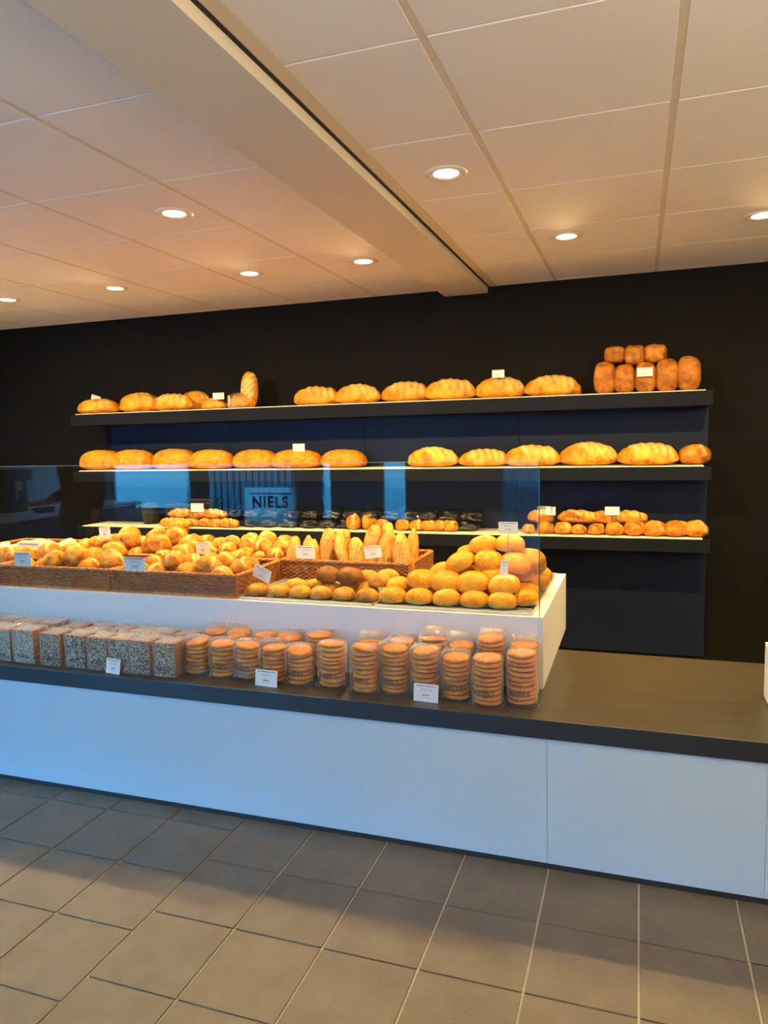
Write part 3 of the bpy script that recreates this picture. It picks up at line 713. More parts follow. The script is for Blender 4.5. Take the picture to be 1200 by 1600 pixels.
# front basket (nearest trays)
g = 'crusty rolls in the front basket nearest the trays'
C1 = [(216, 893, 2.9), (240, 880, 3.0), (265, 885, 2.90), (272, 872, 3.02), (297, 878, 2.97), (304, 890, 2.89), (325, 889, 2.88), (327, 877, 3.0), (350, 881, 2.98), (347, 893, 2.88), (367, 876, 3.04), (384, 886, 3.02), (238, 868, 3.13), (285, 866, 3.13), (367, 891, 2.91), (257, 895, 2.88)]
for i, (px, py, Y) in enumerate(sorted(C1)):
    heap(rolls[i % 4] if i % 3 else bigr[i % 3], px, py, Y, 'bread_roll', nth(i, len(C1)) + ' crusty roll in the front basket nearest the trays', 'bread', g, sc=.9, center=.045)
g = 'crusty rolls in the second front basket'
C2 = [(15, 872, 2.95), (32, 885, 2.9), (55, 885, 2.92), (78, 868, 3.02), (92, 873, 2.93), (124, 872, 2.92), (142, 883, 2.90), (147, 873, 3.02), (163, 874, 2.94), (184, 877, 2.92), (110, 884, 2.98), (176, 865, 3.1), (48, 872, 3.05), (108, 866, 3.12)]
for i, (px, py, Y) in enumerate(sorted(C2)):
    heap(rolls[(i + 1) % 4] if i % 2 else bigr[i % 3], px, py, Y, 'bread_roll', nth(i, len(C2)) + ' crusty roll in the second front basket', 'bread', g, sc=1.0, center=.045)
g = 'pale flatbreads in the rear left basket'
C3 = [(8, 858, 3.4), (22, 862, 3.32), (37, 856, 3.38), (52, 860, 3.34), (62, 853, 3.44), (76, 857, 3.36), (95, 860, 3.36), (108, 854, 3.42)]
for i, (px, py, Y) in enumerate(C3):
    heap(flats[i % 2], px, py, Y, 'flatbread', nth(i, len(C3)) + ' pale spotted flatbread in the rear baskets at the left', 'bread', g, rot=(.9 + rr.uniform(-.3, .2), rr.uniform(-.3, .3), rr.uniform(-.4, .4)), center=.02)
g = 'big round rolls heaped in the rear basket'
C4 = [(122, 853, 3.36, .9), (140, 854, 3.34, .85), (163, 851, 3.34, 1.05), (178, 848, 3.42, .9), (198, 850, 3.31, 1.0), (200, 838, 3.45, .95), (217, 850, 3.40, .9), (210, 865, 3.30, .8), (243, 852, 3.32, 1.15), (247, 840, 3.46, 1.0), (275, 852, 3.33, 1.08), (273, 840, 3.42, .95), (269, 829, 3.50, .95), (298, 852, 3.42, .85), (176, 862, 3.3, .8)]
for i, (px, py, Y, s) in enumerate(sorted(C4)):
    heap(bigr[i % 3], px, py, Y, 'bread_roll', nth(i, len(C4)) + ' big round roll of the heap in the rear baskets', 'bread', g, sc=s, center=.05, rot=(rr.uniform(-.2, .2), rr.uniform(-.2, .2), rr.uniform(-3, 3)))
g = 'small rolls heaped in the rear basket beside the baguettes'
C5 = [(310, 856, 3.40, .8), (333, 862, 3.32, .8), (352, 857, 3.36, .95), (368, 850, 3.42, .9), (384, 847, 3.45, 1.0), (383, 866, 3.30, .85), (395, 855, 3.38, .9), (413, 845, 3.45, .95), (417, 858, 3.34, 1.05), (407, 868, 3.30, .6), (433, 850, 3.44, .9), (447, 857, 3.38, .95), (340, 850, 3.5, .8), (432, 864, 3.34, .8)]
for i, (px, py, Y, s) in enumerate(sorted(C5)):
    heap(rolls[i % 4], px, py, Y, 'bread_roll', nth(i, len(C5)) + ' small roll of the heap left of the upright baguettes', 'bread', g, sc=s, center=.042, rot=(rr.uniform(-.3, .3), rr.uniform(-.3, .3), rr.uniform(-3, 3)))
for x0, x1, y0, y1 in ((-2.32, -1.67, 2.81, 3.23), (-3.0, -2.335, 2.81, 3.23), (-3.68, -3.01, 2.81, 3.23), (-2.32, -1.67, 3.245, 3.66), (-3.0, -2.335, 3.245, 3.66)):
    sel = [(o, r) for o, r in HEAP if x0 - .02 < o.location.x <= x1 + .02 and y0 - .05 < o.location.y < y1 + .02]
    relax([o for o, _ in sel], [r for _, r in sel], 1.15, (x0, x1), (y0, y1), ZI + .028, zmove=.35)
# upright baguettes
BG = []
g = 'short baguettes standing in the rear basket'
C6 = [(466, 836, 3.34, 0.02, 22), (483, 838, 3.36, 0.0, 19), (497, 843, 3.33, -.05, 20), (513, 827, 3.36, .08, 26), (530, 829, 3.42, -.06, 24), (541, 838, 3.33, -.42, 20), (545, 827, 3.50, .3, 24), (556, 841, 3.31, -.2, 26), (576, 820, 3.34, .12, 28), (592, 831, 3.42, .1, 20), (610, 818, 3.36, .04, 26), (630, 833, 3.38, -.22, 22), (642, 834, 3.32, -.28, 30), (658, 829, 3.42, .05, 18)]
for i, (px, ty, Y, roll, w) in enumerate(C6):
    top = onY(px, ty, Y); L = .235; base = ZI + .004
    h = top.z - base; s = h / .232; tilt = .22
    cx = top.x - math.sin(roll) * h / 2
    o = put('baguette', oblong[i % 4], (cx, Y - .02, base + h / 2), nth(i, len(C6)) + ' of the short rustic baguettes standing upright in the basket', 'bread', g, (0, 0, 0), (s, w / 340 / .075, 1.0))
    BG.append(o)
    o.rotation_euler = (Matrix.Rotation(roll, 3, 'Y') @ Matrix.Rotation(-.12, 3, 'X') @ Matrix.Rotation(PI / 2, 3, 'X') @ Matrix.Rotation(PI / 2, 3, 'Z')).to_euler()

relax(BG, [.036] * len(BG), 0.05, (-1.66, -1.0), (3.26, 3.62), None, zmove=0)
# ------------------------------------------------------------------ trays with buns
def tray(x0, x1, y0, y1, lb):
    t = thing('baking_tray', lb, 'tray', (x0, y0, ZB), 'aluminium baking trays in the case')
    w, d = x1 - x0, y1 - y0
    link('tray_base', boxme('tb', [(0, w, 0, d, .001, .003)], m_steel), t)
    link('tray_rim', boxme('tr', [(0, w, 0, .004, .0032, .013), (0, w, d - .004, d, .0032, .013), (0, .004, .0042, d - .0042, .0032, .013), (w - .004, w, .0042, d - .0042, .0032, .013), (0, w, -.005, -.0002, .011, .013)], m_steel), t)
    for k in range(7):
        y = d * (k + 1) / 8
        link('rib', boxme('rib', [(.02, w - .02, y - .004, y + .004, .0032, .005)], m_steel), t)
    return t
tray(-1.645, -1.03, 2.80, 3.22, 'aluminium tray under the brown seeded buns')
tray(-1.02, -.375, 2.80, 3.22, 'front aluminium tray under the white buns')
tray(-.99, -.375, 3.235, 3.655, 'rear aluminium tray behind the white buns')
ZT = ZB + .005
def rest_on(px, py, Y, h, lift=None):
    p = onY(px, py, Y); return (p.x, Y, max(ZT, p.z - h * .5) if lift is None else ZT + lift)
g = 'white buns heaped on the front tray'
F = [(612, 928, 2.87), (655, 929, 2.87), (697, 935, 2.86), (740.5, 935, 2.86), (787, 936, 2.86), (825, 932, 2.93)]
for i, (px, py, Y) in enumerate(F):
    put('white_bun', (buns + buns_s)[(i * 2) % 5 if i != 4 else 3], rest_on(px, py, Y, .07, 0), nth(i, 6) + ' white bun of the front row on the tray', 'bun', g, (0, 0, rr.uniform(-.4, .4)), (.93, .93, .96))
L2 = [(626, 912, 2.97, .8, .03), (655, 903, 2.955, 1, .058), (697, 905, 2.95, 1.05, .056), (741, 907, 2.95, 1.08, .056), (789, 909, 2.94, 1.02, .056)]
for i, (px, py, Y, s, lf) in enumerate(L2):
    put('white_bun', (buns[1], buns[0], buns[2], buns[1], buns_s[0])[i], rest_on(px, py, Y, .07, lf), nth(i, 5) + ' white bun of the second layer above the front row', 'bun', g, (.25 + rr.uniform(-.1, .1), rr.uniform(-.12, .12), rr.uniform(-.3, .3)), s)
L3 = [(693, 889, 3.06, .9), (727, 874, 3.02, 1.0), (763, 874, 3.02, .98), (770, 893, 3.0, .9), (802, 876, 3.03, 1.0), (828, 869, 3.12, .95), (847, 875, 3.22, .8)]
for i, (px, py, Y, s) in enumerate(L3):
    put('white_bun', (buns + buns_s)[(i + 1) % 3 if i != 1 else 0], rest_on(px, py, Y, .07), nth(i, 7) + ' white bun of the third layer of the pyramid', 'bun', g, (.45 + rr.uniform(-.1, .1), (-.45, -.35, .3, .1, .2, .15, .3)[i], rr.uniform(-.3, .3)), s)
for i, (px, py, Y, s) in enumerate([(734, 860, 3.12, .85), (757, 850, 3.08, 1.0), (796, 848.5, 3.08, 1.0)]):
    put('white_bun', (buns[0], buns_s[1], buns_s[0])[i], rest_on(px, py, Y, .07), ('half hidden white bun just below the top left bun of the pyramid', 'left of the two white buns at the top of the pyramid', 'right of the two white buns at the top of the pyramid')[i], 'bun', g, (.1, (-.1, -.1, .05)[i], .1), s)
for i, (px, py, Y, s) in enumerate([(828, 897, 3.20, 1.1), (855, 892, 3.36, 1.0)]):
    put('white_bun', (buns_s[1], buns_s[0])[i], rest_on(px, py, Y, .07, .02), ('pale white bun lying behind the right glass edge', 'rearmost white bun seen through the side glass')[i], 'bun', g, (.1, .1, .1), s)
# hidden cores of the heap: lower buns behind the front row
hid = [(-.93, 2.98), (-.80, 2.985), (-.66, 2.99), (-.53, 2.98), (-.44, 3.05), (-.86, 3.11), (-.73, 3.12), (-.60, 3.12), (-.50, 3.16)]
for i, (x, y) in enumerate(hid):
    put('white_bun', buns[i % 3], (x, y, ZT), nth(i, len(hid)) + ' half hidden bun inside the bottom layer of the pyramid', 'bun', g, (0, 0, i))
for i, (x, y) in enumerate([(-.70, 3.10), (-.58, 3.11), (-.48, 3.13)]):
    put('white_bun', buns[i % 3], (x, y, ZT + .062), nth(i, 3) + ' half hidden bun inside the middle of the pyramid', 'bun', g, (0, 0, i * 2))
g = 'brown seeded buns on the left tray'
for i, (px, py) in enumerate([(403, 919), (437, 920), (469.5, 922), (502, 923), (537, 925), (573.5, 928)]):
    put('brown_bun', browns[i % 3], rest_on(px, py, 2.87, .06, 0), nth(i, 6) + ' brown seeded bun of the front row on the left tray', 'bun', g, (0, 0, rr.uniform(-.5, .5)), .95)
for i, (px, py, Y, lf) in enumerate([(467, 911, 2.99, .0), (493, 914, 2.99, 0), (541, 914, 2.985, 0), (580, 915, 2.99, 0.01), (578, 903, 3.04, .04), (603, 911, 2.98, .035), (611, 902, 3.08, .04)]):
    put('brown_bun', browns[(i + 1) % 3], rest_on(px, py, Y, .06, lf), nth(i, 7) + ' brown seeded bun behind the front row on the left tray', 'bun', g, (0, 0, rr.uniform(-.5, .5)), 1.0)
put('brown_bun', browns[1], rest_on(514, 914, 2.98, .06, 0), 'brown bun underneath the two dark malt buns', 'bun', g)
for i, (px, py) in enumerate([(513, 903.5), (547.5, 904)]):
    put('malt_bun', malts[i], rest_on(px, py, 2.965, .066, .056), ('left', 'right')[i] + ' of the two dark malt buns lying on the brown buns', 'bun', 'dark malt buns on the brown buns', (.1, 0, rr.uniform(-.2, .2)), (.97 + .08 * i, 1, 1.05))
WB = [o for o in bpy.data.objects if o.name.startswith('white_bun')]
relax(WB, [.054] * len(WB), 1.8, (-1.03, -.36), (2.79, 3.6), ZT, it=30, step=.6, zmove=.3)
BB = [o for o in bpy.data.objects if o.name.startswith(('brown_bun', 'malt_bun'))]
relax(BB, [.046] * len(BB), 1.6, (-1.66, -1.0), (2.79, 3.2), ZT, it=30, step=.6, zmove=.3)
# cards in the case
cardtop(29, 63, 849, 869, 3.22, 'greyish allergy notice card behind the leftmost white card', stem=.03)
cardtop(24, 48, 864, 885, 2.80, 'price card on the rim at the far left of the front baskets', stem=.02)
cardtop(195, 227, 872, 893, 2.80, 'wide price card on the rim between the two front baskets', stem=.02)
cardtop(157, 173, 824, 841, 3.26, 'narrow tilted price card standing up behind the left rolls', roll=-.08, stem=.06)
cardtop(307, 328, 848, 866, 3.235, 'price card on the rim of the rear basket of small rolls', stem=.02)
cardtop(392, 422, 887, 906, 2.90, 'tilted price card leaning on the right side of the front basket', roll=.32, stem=.02, yaw=-.2)
cardtop(463, 492, 854, 873, 3.232, 'price card at the left of the baguette basket', stem=.02)
cardtop(571, 597, 854, 872, 3.232, 'slightly tilted price card in front of the tall baguettes', roll=-.15, stem=.02)
cardtop(781, 793, 876, 897, 2.93, 'narrow price card stuck in the white bun pyramid', roll=.08, stem=.02)
cardtop(779, 809, 816, 834, 3.0, 'price card above the white bun pyramid', stem=.09)

# ------------------------------------------------------------------ cookies on the counter
q = bmesh.new(); lathe(q, [(.0, .0003), (.044, .0), (.0495, .004), (.0505, .009), (.047, .0135), (.040, .0155), (.0, .0175)], 20, cap=False)
bmesh.ops.remove_doubles(q, verts=q.verts, dist=.0001)
cookie_me = finish(q, 'cookie', m_cookie, True)
attr(cookie_me, 'score', [.75 if v.co.z < .0045 else 0 for v in cookie_me.vertices])
def sq(w, e=5):
    c, s = math.cos(w), math.sin(w); return (abs(c) ** e + abs(s) ** e) ** (-1 / e)
def film_me(h, seed, upright, r0=.0525):
    q = bmesh.new(); n = 36; S = Vector((seed * 5.1, seed, 0)); rings = []
    lv = [(0, .94), (.006, 1), (.03, .99)] + [(h * t, 1 + .02 * math.sin(t * 9 + seed)) for t in (.2, .3, .4, .5, .6, .7, .8, .9)] + [(h, .99)]
    for z, k in lv:
        rg = []
        for i in range(n):
            w = 2 * PI * i / n + PI / n; r = r0 * sq(w, 5) * k
            d = Vector((math.cos(w), math.sin(w), z * 12)); r *= 1 + .05 * noise.noise(d * 2.6 + S) + .02 * noise.noise(d * 8 + S)
            rg.append(q.verts.new((r * math.cos(w), r * math.sin(w), z)))
        rings.append(rg)
    top = (.034 if upright else .012); 
    ends = [(.85, .45, h + top * .35), (.8, .25, h + top * .7), (.85, .12, h + top)] if upright else [(.96, .75, h + .008), (.7, .45, h + .011), (.4, .2, h + .012)]
    for kx, ky, z in ends:
        rg = []
        for i in range(n):
            w = 2 * PI * i / n + PI / n; r = r0 * sq(w, 6)
            rg.append(q.verts.new((r * math.cos(w) * kx, r * math.sin(w) * ky + .004 * noise.noise(Vector((w * 3, z * 40, seed))), z + .004 * noise.noise(Vector((w * 4, seed, z * 30))))))
        rings.append(rg)
    for a, b in zip(rings, rings[1:]):
        for k in range(n): q.faces.new((a[k], a[(k + 1) % n], b[(k + 1) % n], b[k]))
    q.faces.new(rings[-1])
    # crimped bottom corners
    for sx in (-1, 1):
        vs = [q.verts.new((sx * (r0 + .014 * (k % 2)), -r0 * .75 + k * .006, .001 + .006 * (k % 3))) for k in range(6)]
        q.faces.new(vs)
    return finish(q, 'film', m_film, True)
def text_me(s, size, m_, ext=.0002, bold=.012):
    c = bpy.data.curves.new('t', 'FONT'); c.body = s; c.size = size; c.align_x = 'CENTER'; c.align_y = 'CENTER'; c.extrude = ext; c.offset = size * bold; c.space_character = 1.15
    o = bpy.data.objects.new('t', c); COL.objects.link(o)
    me = bpy.data.meshes.new_from_object(o); bpy.data.objects.remove(o); bpy.data.curves.remove(c)
    me.materials.clear(); me.materials.append(m_); return me
name_me = text_me('NIELS', .026, m_ink)
films = {}
def cookie_bag(x, y, h, lb, grp, upright=False, seed=0, name=True, lean=0):
    t = thing('cookie_bag', lb, 'cookies', (x, y, ZK), grp, rotz=R(seed).uniform(-.12, .12))
    rd = R(seed * 7 + 1); n = int(round(h / .0172)); z = .002
    for k in range(n):
        ang = .0 if k < n - 1 else rd.uniform(0, .12)
        link('cookie', cookie_me, t, (rd.uniform(-.003, .003) + lean * z * .12, rd.uniform(-.003, .003), z), (rd.uniform(-.05, .05), rd.uniform(-.05, .05) + (.12 * (k == n - 1) * (seed % 2)), rd.uniform(0, 6)), (.99, .99, 1.0)); z += .0172
    key = (round(h, 2), upright, seed % 3)
    if key not in films: films[key] = film_me(round(h, 2) + .004, seed % 3 + 1, upright)
    link('bag_film', films[key], t)
    if name:
        link('printed_name', name_me, t, (0, -.0565, .052), (PI / 2, 0, 0))
    return t
g = 'bags of round cookies in the front row on the counter'
CB = [(311, 1054, 1000, 0), (351, 1059, 1003, 0), (390, 1061, 1004, 0), (430, 1064, 1004, 0), (470, 1071, 1010, 0), (520, 1075, 1004, 0), (571, 1083, 1010, 0), (618, 1085, 1006, 0), (665, 1087, 1012, 0), (713, 1094, 1022, 0), (762, 1104, 1026, 0), (816, 1104, 1018, 0)]
for i, (px, by, ty, _) in enumerate(CB):
    p = onZ(px, by, ZK); y = min(p.y + .04, 2.603); pp = onY(px, ty, y); h = min(.235, max(.14, pp.z - ZK - .006))
    cookie_bag(onY(px, 1050, y).x, y, h, nth(i, len(CB)) + ' bag of the front row of stacked round cookies', g, False, i + 1)
g = 'bags of round cookies in the rear row on the counter'
CR = [(338, 993, 1), (372, 990, 1), (415, 990, 0), (452, 992, 0), (500, 990, 0), (580, 999, 1), (628, 998, 0), (677, 992, 1), (721, 1003, 1), (768, 998, 1), (820, 1007, 1)]
for i, (px, ty, up) in enumerate(CR):
    y = 2.711; pp = onY(px, ty, y)
    cookie_bag(pp.x, y, min(.225, max(.15, pp.z - ZK)), nth(i, len(CR)) + ' bag in the rear row of stacked cookies against the case', g, bool(up), i + 20, name=False)
# crackers
def cracker_me(m_face, w, h, t, seed):
    q = bmesh.new(); bx(q, -w / 2, w / 2, -t / 2, t / 2, 0, h)
    bmesh.ops.subdivide_edges(q, edges=q.edges, cuts=3, use_grid_fill=True)
    for v in q.verts: v.co += Vector([noise.noise(v.co * 60 + Vector((seed * k, 3 * k, 0))) * .0012 for k in (1, 2, 3)])
    me = finish(q, 'cracker', [m_face, m_crk_edge])
    for p in me.polygons: p.material_index = 0 if abs(p.normal.y) > .7 else 1
    return me
crk = {}
def cracker_pack(x, y, w, h, kind, lb, grp, seed=0, d=.085, name=True):
    t = thing('cracker_pack', lb, 'crackers', (x, y, ZK), grp, rotz=R(seed + 5).uniform(-.05, .05))
    key = (kind, round(w, 3), round(h, 3))
    if key not in crk:
        n = 5
        q = bmesh.new(); bx(q, -w / 2 - .004, w / 2 + .004, -d / 2 - .004, d / 2 + .004, .0008, h + .006)
        bmesh.ops.subdivide_edges(q, edges=q.edges, cuts=6, use_grid_fill=True)
        for v in q.verts:
            if v.co.z > .002: v.co += Vector([noise.noise(v.co * 30 + Vector((9 * k, 0, seed))) * .004 for k in (1, 2, 3)])
        # fin seam lying back over the top
        vs = [q.verts.new((-w / 2 + w * k / 5, -.01 + .006 * math.sin(k * 2), h + .009 + .003 * math.cos(k))) for k in range(6)] + [q.verts.new((w / 2 - w * k / 5, .035, h + .016 + .004 * math.sin(k * 3))) for k in range(6)]
        q.faces.new(vs)
        crk[key] = (cracker_me(m_sesame if kind else m_mixed, w, h, d / n - .003, seed), finish(q, 'film', m_film, True), n)
    me, fm, n = crk[key]
    for k in range(n):
        link('cracker', me, t, (R(k + seed).uniform(-.002, .002), -d / 2 + d / n * (k + .5), .002), (0, 0, R(k).uniform(-.01, .01)))
    link('bag_film', fm, t)
    if name: link('printed_name', name_me, t, (0, -d / 2 - .0075, .035), (PI / 2, 0, 0), (.85, .85, 1))
g = 'packs of seeded crackers in the front row on the counter'
CK = [(-3.22, 0, 1), (-3.08, 0, 1), (-2.94, 0, 1), (-2.80, 0, 1)]
row = [(-3.07, .108, .145, 1), (-2.95, .108, .145, 1), (-2.83, .108, .145, 1), (-2.705, .108, .145, 1), (-2.70, .0, .147, 1), (-2.575, .108, .147, 1), (-2.428, .094, .142, 0), (-2.292, .094, .142, 0), (-2.176, .094, .142, 0), (-2.062, .094, .142, 0), (-1.956, .094, .142, 0), (-1.838, .094, .142, 0)]
row = [r for r in row if r[1]]
for i, (x, w, h, k) in enumerate(row):
    cracker_pack(x, 2.545, w, h, k, nth(i, len(row)) + (' white sesame' if k else ' mixed seed') + ' cracker pack in the front row', g, i)
g = 'packs of seeded crackers in the rear row on the counter'
for i, (x, w, h, k) in enumerate(row[1:]):
    cracker_pack(x + .01, 2.672, w, h, k, nth(i, len(row) - 1) + (' white sesame' if k else ' mixed seed') + ' cracker pack in the rear row against the case', g, i + 1, name=False)
# counter cards
def ccard(x0, x1, y0, y1, lb, roll=0, yaw=0):
    p = onZ((x0 + x1) / 2, y1, ZK); a, b = onY(x0, y1, p.y), onY(x1, y0, p.y)
    card((x0 + x1) / 2, y1, p.y, round(b.x - a.x, 3), round(onY(x1, y0, p.y).z - onY(x1, y1, p.y).z, 3), lb, zbase=ZK + .001, roll=roll, tilt=-.12, yaw=yaw)
ccard(166, 186, 1030, 1053, 'price card leaning on the seeded cracker packs', .06)
ccard(399, 432, 1048, 1073, 'price card in front of the fourth cookie bag', .02)
ccard(646, 684, 1070, 1097, 'price card hiding the foot of a cookie bag right of the middle', .02)

m_signb = mat('translucent sign board', (.8, .8, .8), .6)
_b = m_signb.node_tree.nodes['Principled BSDF']; _o = [n for n in m_signb.node_tree.nodes if n.type == 'OUTPUT_MATERIAL'][0]
_t = nd(m_signb, 'ShaderNodeBsdfTranslucent'); _t.inputs[0].default_value = (.85, .85, .85, 1); _m = nd(m_signb, 'ShaderNodeMixShader'); _m.inputs[0].default_value = .9
lk(m_signb, _b.outputs[0], _m.inputs[1]); lk(m_signb, _t.outputs[0], _m.inputs[2]); lk(m_signb, _m.outputs[0], _o.inputs[0])
# ------------------------------------------------------------------ things seen only as reflections in the glass
sg = thing('window_sign', 'white board reading NIELS standing in the shop window, mirrored in the glass', 'sign', (-3.54, YF + .05, .445))
q = bmesh.new(); q.faces.new([q.verts.new(p) for p in ((-.29, 0, 0), (.29, 0, 0), (.29, 0, .585), (-.29, 0, .585))]); link('board', finish(q, 'board', m_signb), sg)
link('edge_strip', boxme('es', [(-.29, .29, -.004, .004, -.01, -.0005), (-.297, -.2905, -.004, .004, -.01, .59), (.2905, .297, -.004, .004, -.01, .59)], m_card), sg)
sgt = text_me('NIELS', .135, m_ink, .001, .035)
link('lettering', sgt, sg, (-.0, .004, .43), (PI / 2, 0, 0), (1.1, 1.15, 1))
link('top_line', boxme('line', [(-.24, .24, .0025, .004, .515, .527)], m_ink), sg)
# side counter along the left wall
sc_ = thing('side_counter', 'white topped side counter along the left wall, mirrored in the glass', 'counter', (-5.36, .2, 0))
link('cabinet', boxme('cab', [(-.34, .30, -1.2, .9, .05, .86)], mat('grey cabinet', (.05, .05, .055), .5), .003), sc_)
link('top', boxme('top', [(-.35, .36, -1.22, .95, .861, .90)], m_white, .003), sc_)
link('base', boxme('base', [(-.3, .26, -1.18, .88, 0, .05)], m_plinth), sc_)
cm = thing('coffee_machine', 'dark coffee machine on the side counter, mirrored at the left', 'coffee machine', (-5.28, .55, .9005))
link('body', boxme('b', [(-.17, .17, -.14, .10, .03, .30)], m_black, .01), cm)
link('head', boxme('h', [(-.19, .22, -.16, .12, .301, .40)], m_black, .012), cm)
link('drip_tray', boxme('d', [(-.16, .24, -.13, .1, 0, .03)], m_steel, .003), cm)
q = bmesh.new(); tube(q, [(.2, -.02, .3), (.2, -.02, .24), (.2, -.02, .22)], .022, 12); link('group_head', finish(q, 'g', m_steel, True), cm)
q = bmesh.new(); tube(q, [(.23, .06, .3), (.26, .06, .2), (.25, .06, .14)], .006, 8); link('steam_pipe', finish(q, 's', m_steel, True), cm)
cr = thing('card_terminal', 'small black card terminal lying on the side counter', 'card terminal', (-5.08, .28, .9005))
link('body', boxme('b', [(-.05, .05, -.09, .09, 0, .05)], m_black, .01), cr); link('screen', boxme('s', [(-.035, .035, .0, .07, .0505, .052)], m_frame), cr)

# person in dark clothes, standing left of the camera
def skin(name, pts, edges, radii, m_, parent, root=0, sub=2):
    me = bpy.data.meshes.new(name); me.from_pydata(pts, edges, []); me.materials.append(m_)
    o = bpy.data.objects.new(name, me); COL.objects.link(o)
    md = o.modifiers.new('skin', 'SKIN'); md.use_smooth_shade = True
    for i, r in enumerate(radii):
        r = r if isinstance(r, tuple) else (r, r); me.skin_vertices[0].data[i].radius = r
        me.skin_vertices[0].data[i].use_root = (i == root)
    o.modifiers.new('sub', 'SUBSURF').levels = sub; o.modifiers['sub'].render_levels = sub
    dg = bpy.context.evaluated_depsgraph_get(); ev = o.evaluated_get(dg); nm = bpy.data.meshes.new_from_object(ev)
    nm.materials.clear(); nm.materials.append(m_)
    bpy.data.objects.remove(o)
    for p in nm.polygons: p.use_smooth = True
    return link(name, nm, parent)
m_cloth = textured('dark knitted cloth', (.012, .011, .012), (.02, .018, .018), 30, .85)
m_skin = mat('skin', (.42, .22, .14), .5); m_hair = textured('dark brown hair', (.03, .015, .008), (.06, .03, .015), 60, .5)
pr = thing('person', 'person in a dark dress and tights standing with one forearm raised, mirrored at the left', 'person', (-4.36, .62, 0), rotz=.15)
# local: facing +Y
pts = [(0, 0, .92), (0, 0, 1.05), (0, .0, 1.22), (0, -.01, 1.36), (0, -.01, 1.43), (0, .01, 1.49), (0, .02, 1.56), (0, .02, 1.63),
       (-.16, -.01, 1.37), (-.21, -.03, 1.12), (-.27, .14, 1.02), (.16, -.01, 1.37), (.20, -.03, 1.10), (.19, .04, .87),
       (-.09, 0, .86), (-.10, .01, .50), (-.10, -.02, .09), (-.10, .10, .03), (.09, 0, .86), (.10, .01, .50), (.10, -.02, .09), (.10, .10, .03)]
edges = [(0, 1), (1, 2), (2, 3), (3, 4), (4, 5), (5, 6), (6, 7), (3, 8), (8, 9), (9, 10), (3, 11), (11, 12), (12, 13), (0, 14), (14, 15), (15, 16), (16, 17), (0, 18), (18, 19), (19, 20), (20, 21)]
rad = [(.16, .12), (.13, .10), (.14, .11), (.12, .09), (.05, .05), (.052, .055), (.075, .09), (.065, .08), .052, .042, .028, .052, .042, .028, (.095, .095), .06, .04, (.038, .03), (.095, .095), .06, .04, (.038, .03)]
skin('body', pts, edges, rad, m_skin, pr)
# dress and tights
def dress():
    q = bmesh.new(); n = 28; rings = []
    for z, rx, ry in [(.56, .23, .19), (.7, .225, .18), (.86, .21, .16), (.95, .19, .145), (1.08, .155, .125), (1.2, .165, .13), (1.32, .185, .125), (1.40, .15, .10), (1.44, .075, .07)]:
        rings.append([q.verts.new((rx * math.cos(2 * PI * k / n) * (1 + .03 * math.sin(k * 2.4) * (z < .9)), ry * math.sin(2 * PI * k / n), z)) for k in range(n)])
    for a, b in zip(rings, rings[1:]):
        for k in range(n): q.faces.new((a[k], a[(k + 1) % n], b[(k + 1) % n], b[k]))
    return finish(q, 'dress', m_cloth, True)
link('dress', dress(), pr)
for s in (-1, 1):
    q = bmesh.new(); tube(q, [(s * .15, -.01, 1.385), (s * .185, -.02, 1.25), (s * (.21 if s < 0 else .20), -.03, 1.11), (s * (.24 if s < 0 else .197), .06 if s < 0 else 0, 1.065 if s < 0 else .98)], [.066, .060, .052, .045], 14)
    link('sleeve', finish(q, 'sleeve', m_cloth, True), pr)
    q = bmesh.new(); tube(q, [(s * .09, 0, .8), (s * .10, .01, .5), (s * .10, -.02, .1)], [.105, .068, .048], 14); link('tights', finish(q, 'tights', m_cloth, True), pr)
    q = bmesh.new(); bx(q, s * .10 - .045, s * .10 + .045, -.09, .16, 0, .075); link('shoe', finish(q, 'shoe', m_black, True, bevel=.02), pr)
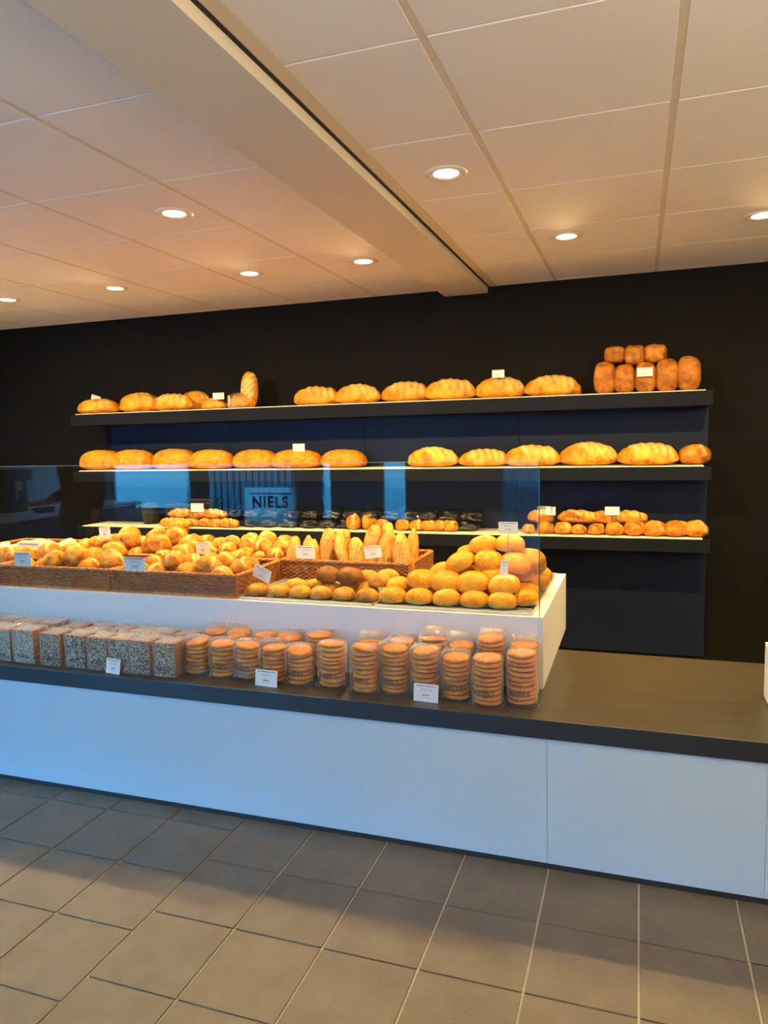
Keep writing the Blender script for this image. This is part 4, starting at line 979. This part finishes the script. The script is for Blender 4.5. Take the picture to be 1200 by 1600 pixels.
q = bmesh.new(); bmesh.ops.create_uvsphere(q, u_segments=20, v_segments=14, radius=1)
for v in q.verts:
    v.co = Vector((v.co.x * .093, v.co.y * .105 - .015, v.co.z * .125 + 1.615))
    if v.co.y > .045 and v.co.z < 1.68: v.co.y = .045
hair = link('hair', finish(q, 'hair', m_hair, True), pr)
q = bmesh.new()
for s in (-1, 1): bmesh.ops.create_uvsphere(q, u_segments=8, v_segments=6, radius=.012, matrix=Matrix.Translation((s * .032, .108, 1.605)))
link('eyes', finish(q, 'eyes', m_black, True), pr)
q = bmesh.new(); tube(q, [(0, .10, 1.62), (0, .125, 1.575), (0, .10, 1.565)], [.008, .014, .008], 8); link('nose', finish(q, 'nose', m_skin, True), pr)
q = bmesh.new(); tube(q, [(-.024, .098, 1.54), (0, .108, 1.538), (.024, .098, 1.54)], [.003, .007, .003], 8); link('mouth', finish(q, 'mouth', mat('lips', (.35, .1, .08), .4), True), pr)
def hand(ox, oy, oz, d, up, side, nm):
    o, d, up = Vector((ox, oy, oz)), Vector(d).normalized(), Vector(up).normalized(); s = d.cross(up) * side
    P = [o, o + d * .085]; E_ = [(0, 1)]; Rr = [(.018, .024), (.034, .014)]
    for k, (off, L) in enumerate(((-.03, .07), (-.01, .08), (.01, .075), (.03, .058))):
        b = len(P); P += [o + d * .085 + s * off, o + d * (.085 + L * .5) + s * off * 1.1 - up * .008, o + d * (.085 + L * .9) + s * off * 1.1 - up * .028]
        E_ += [(1, b), (b, b + 1), (b + 1, b + 2)]; Rr += [.0095, .0085, .0075]
    b = len(P); P += [o + d * .03 - s * .03, o + d * .065 - s * .052 - up * .01, o + d * .09 - s * .056 - up * .02]; E_ += [(0, b), (b, b + 1), (b + 1, b + 2)]; Rr += [.012, .010, .009]
    skin(nm, [tuple(p) for p in P], E_, Rr, m_skin, pr, sub=1)
hand(-.27, .14, 1.02, (-.35, .9, .1), (0, 0, 1), 1, 'hand'); hand(.19, .04, .87, (0, .15, -1), (1, 0, 0), 1, 'hand')
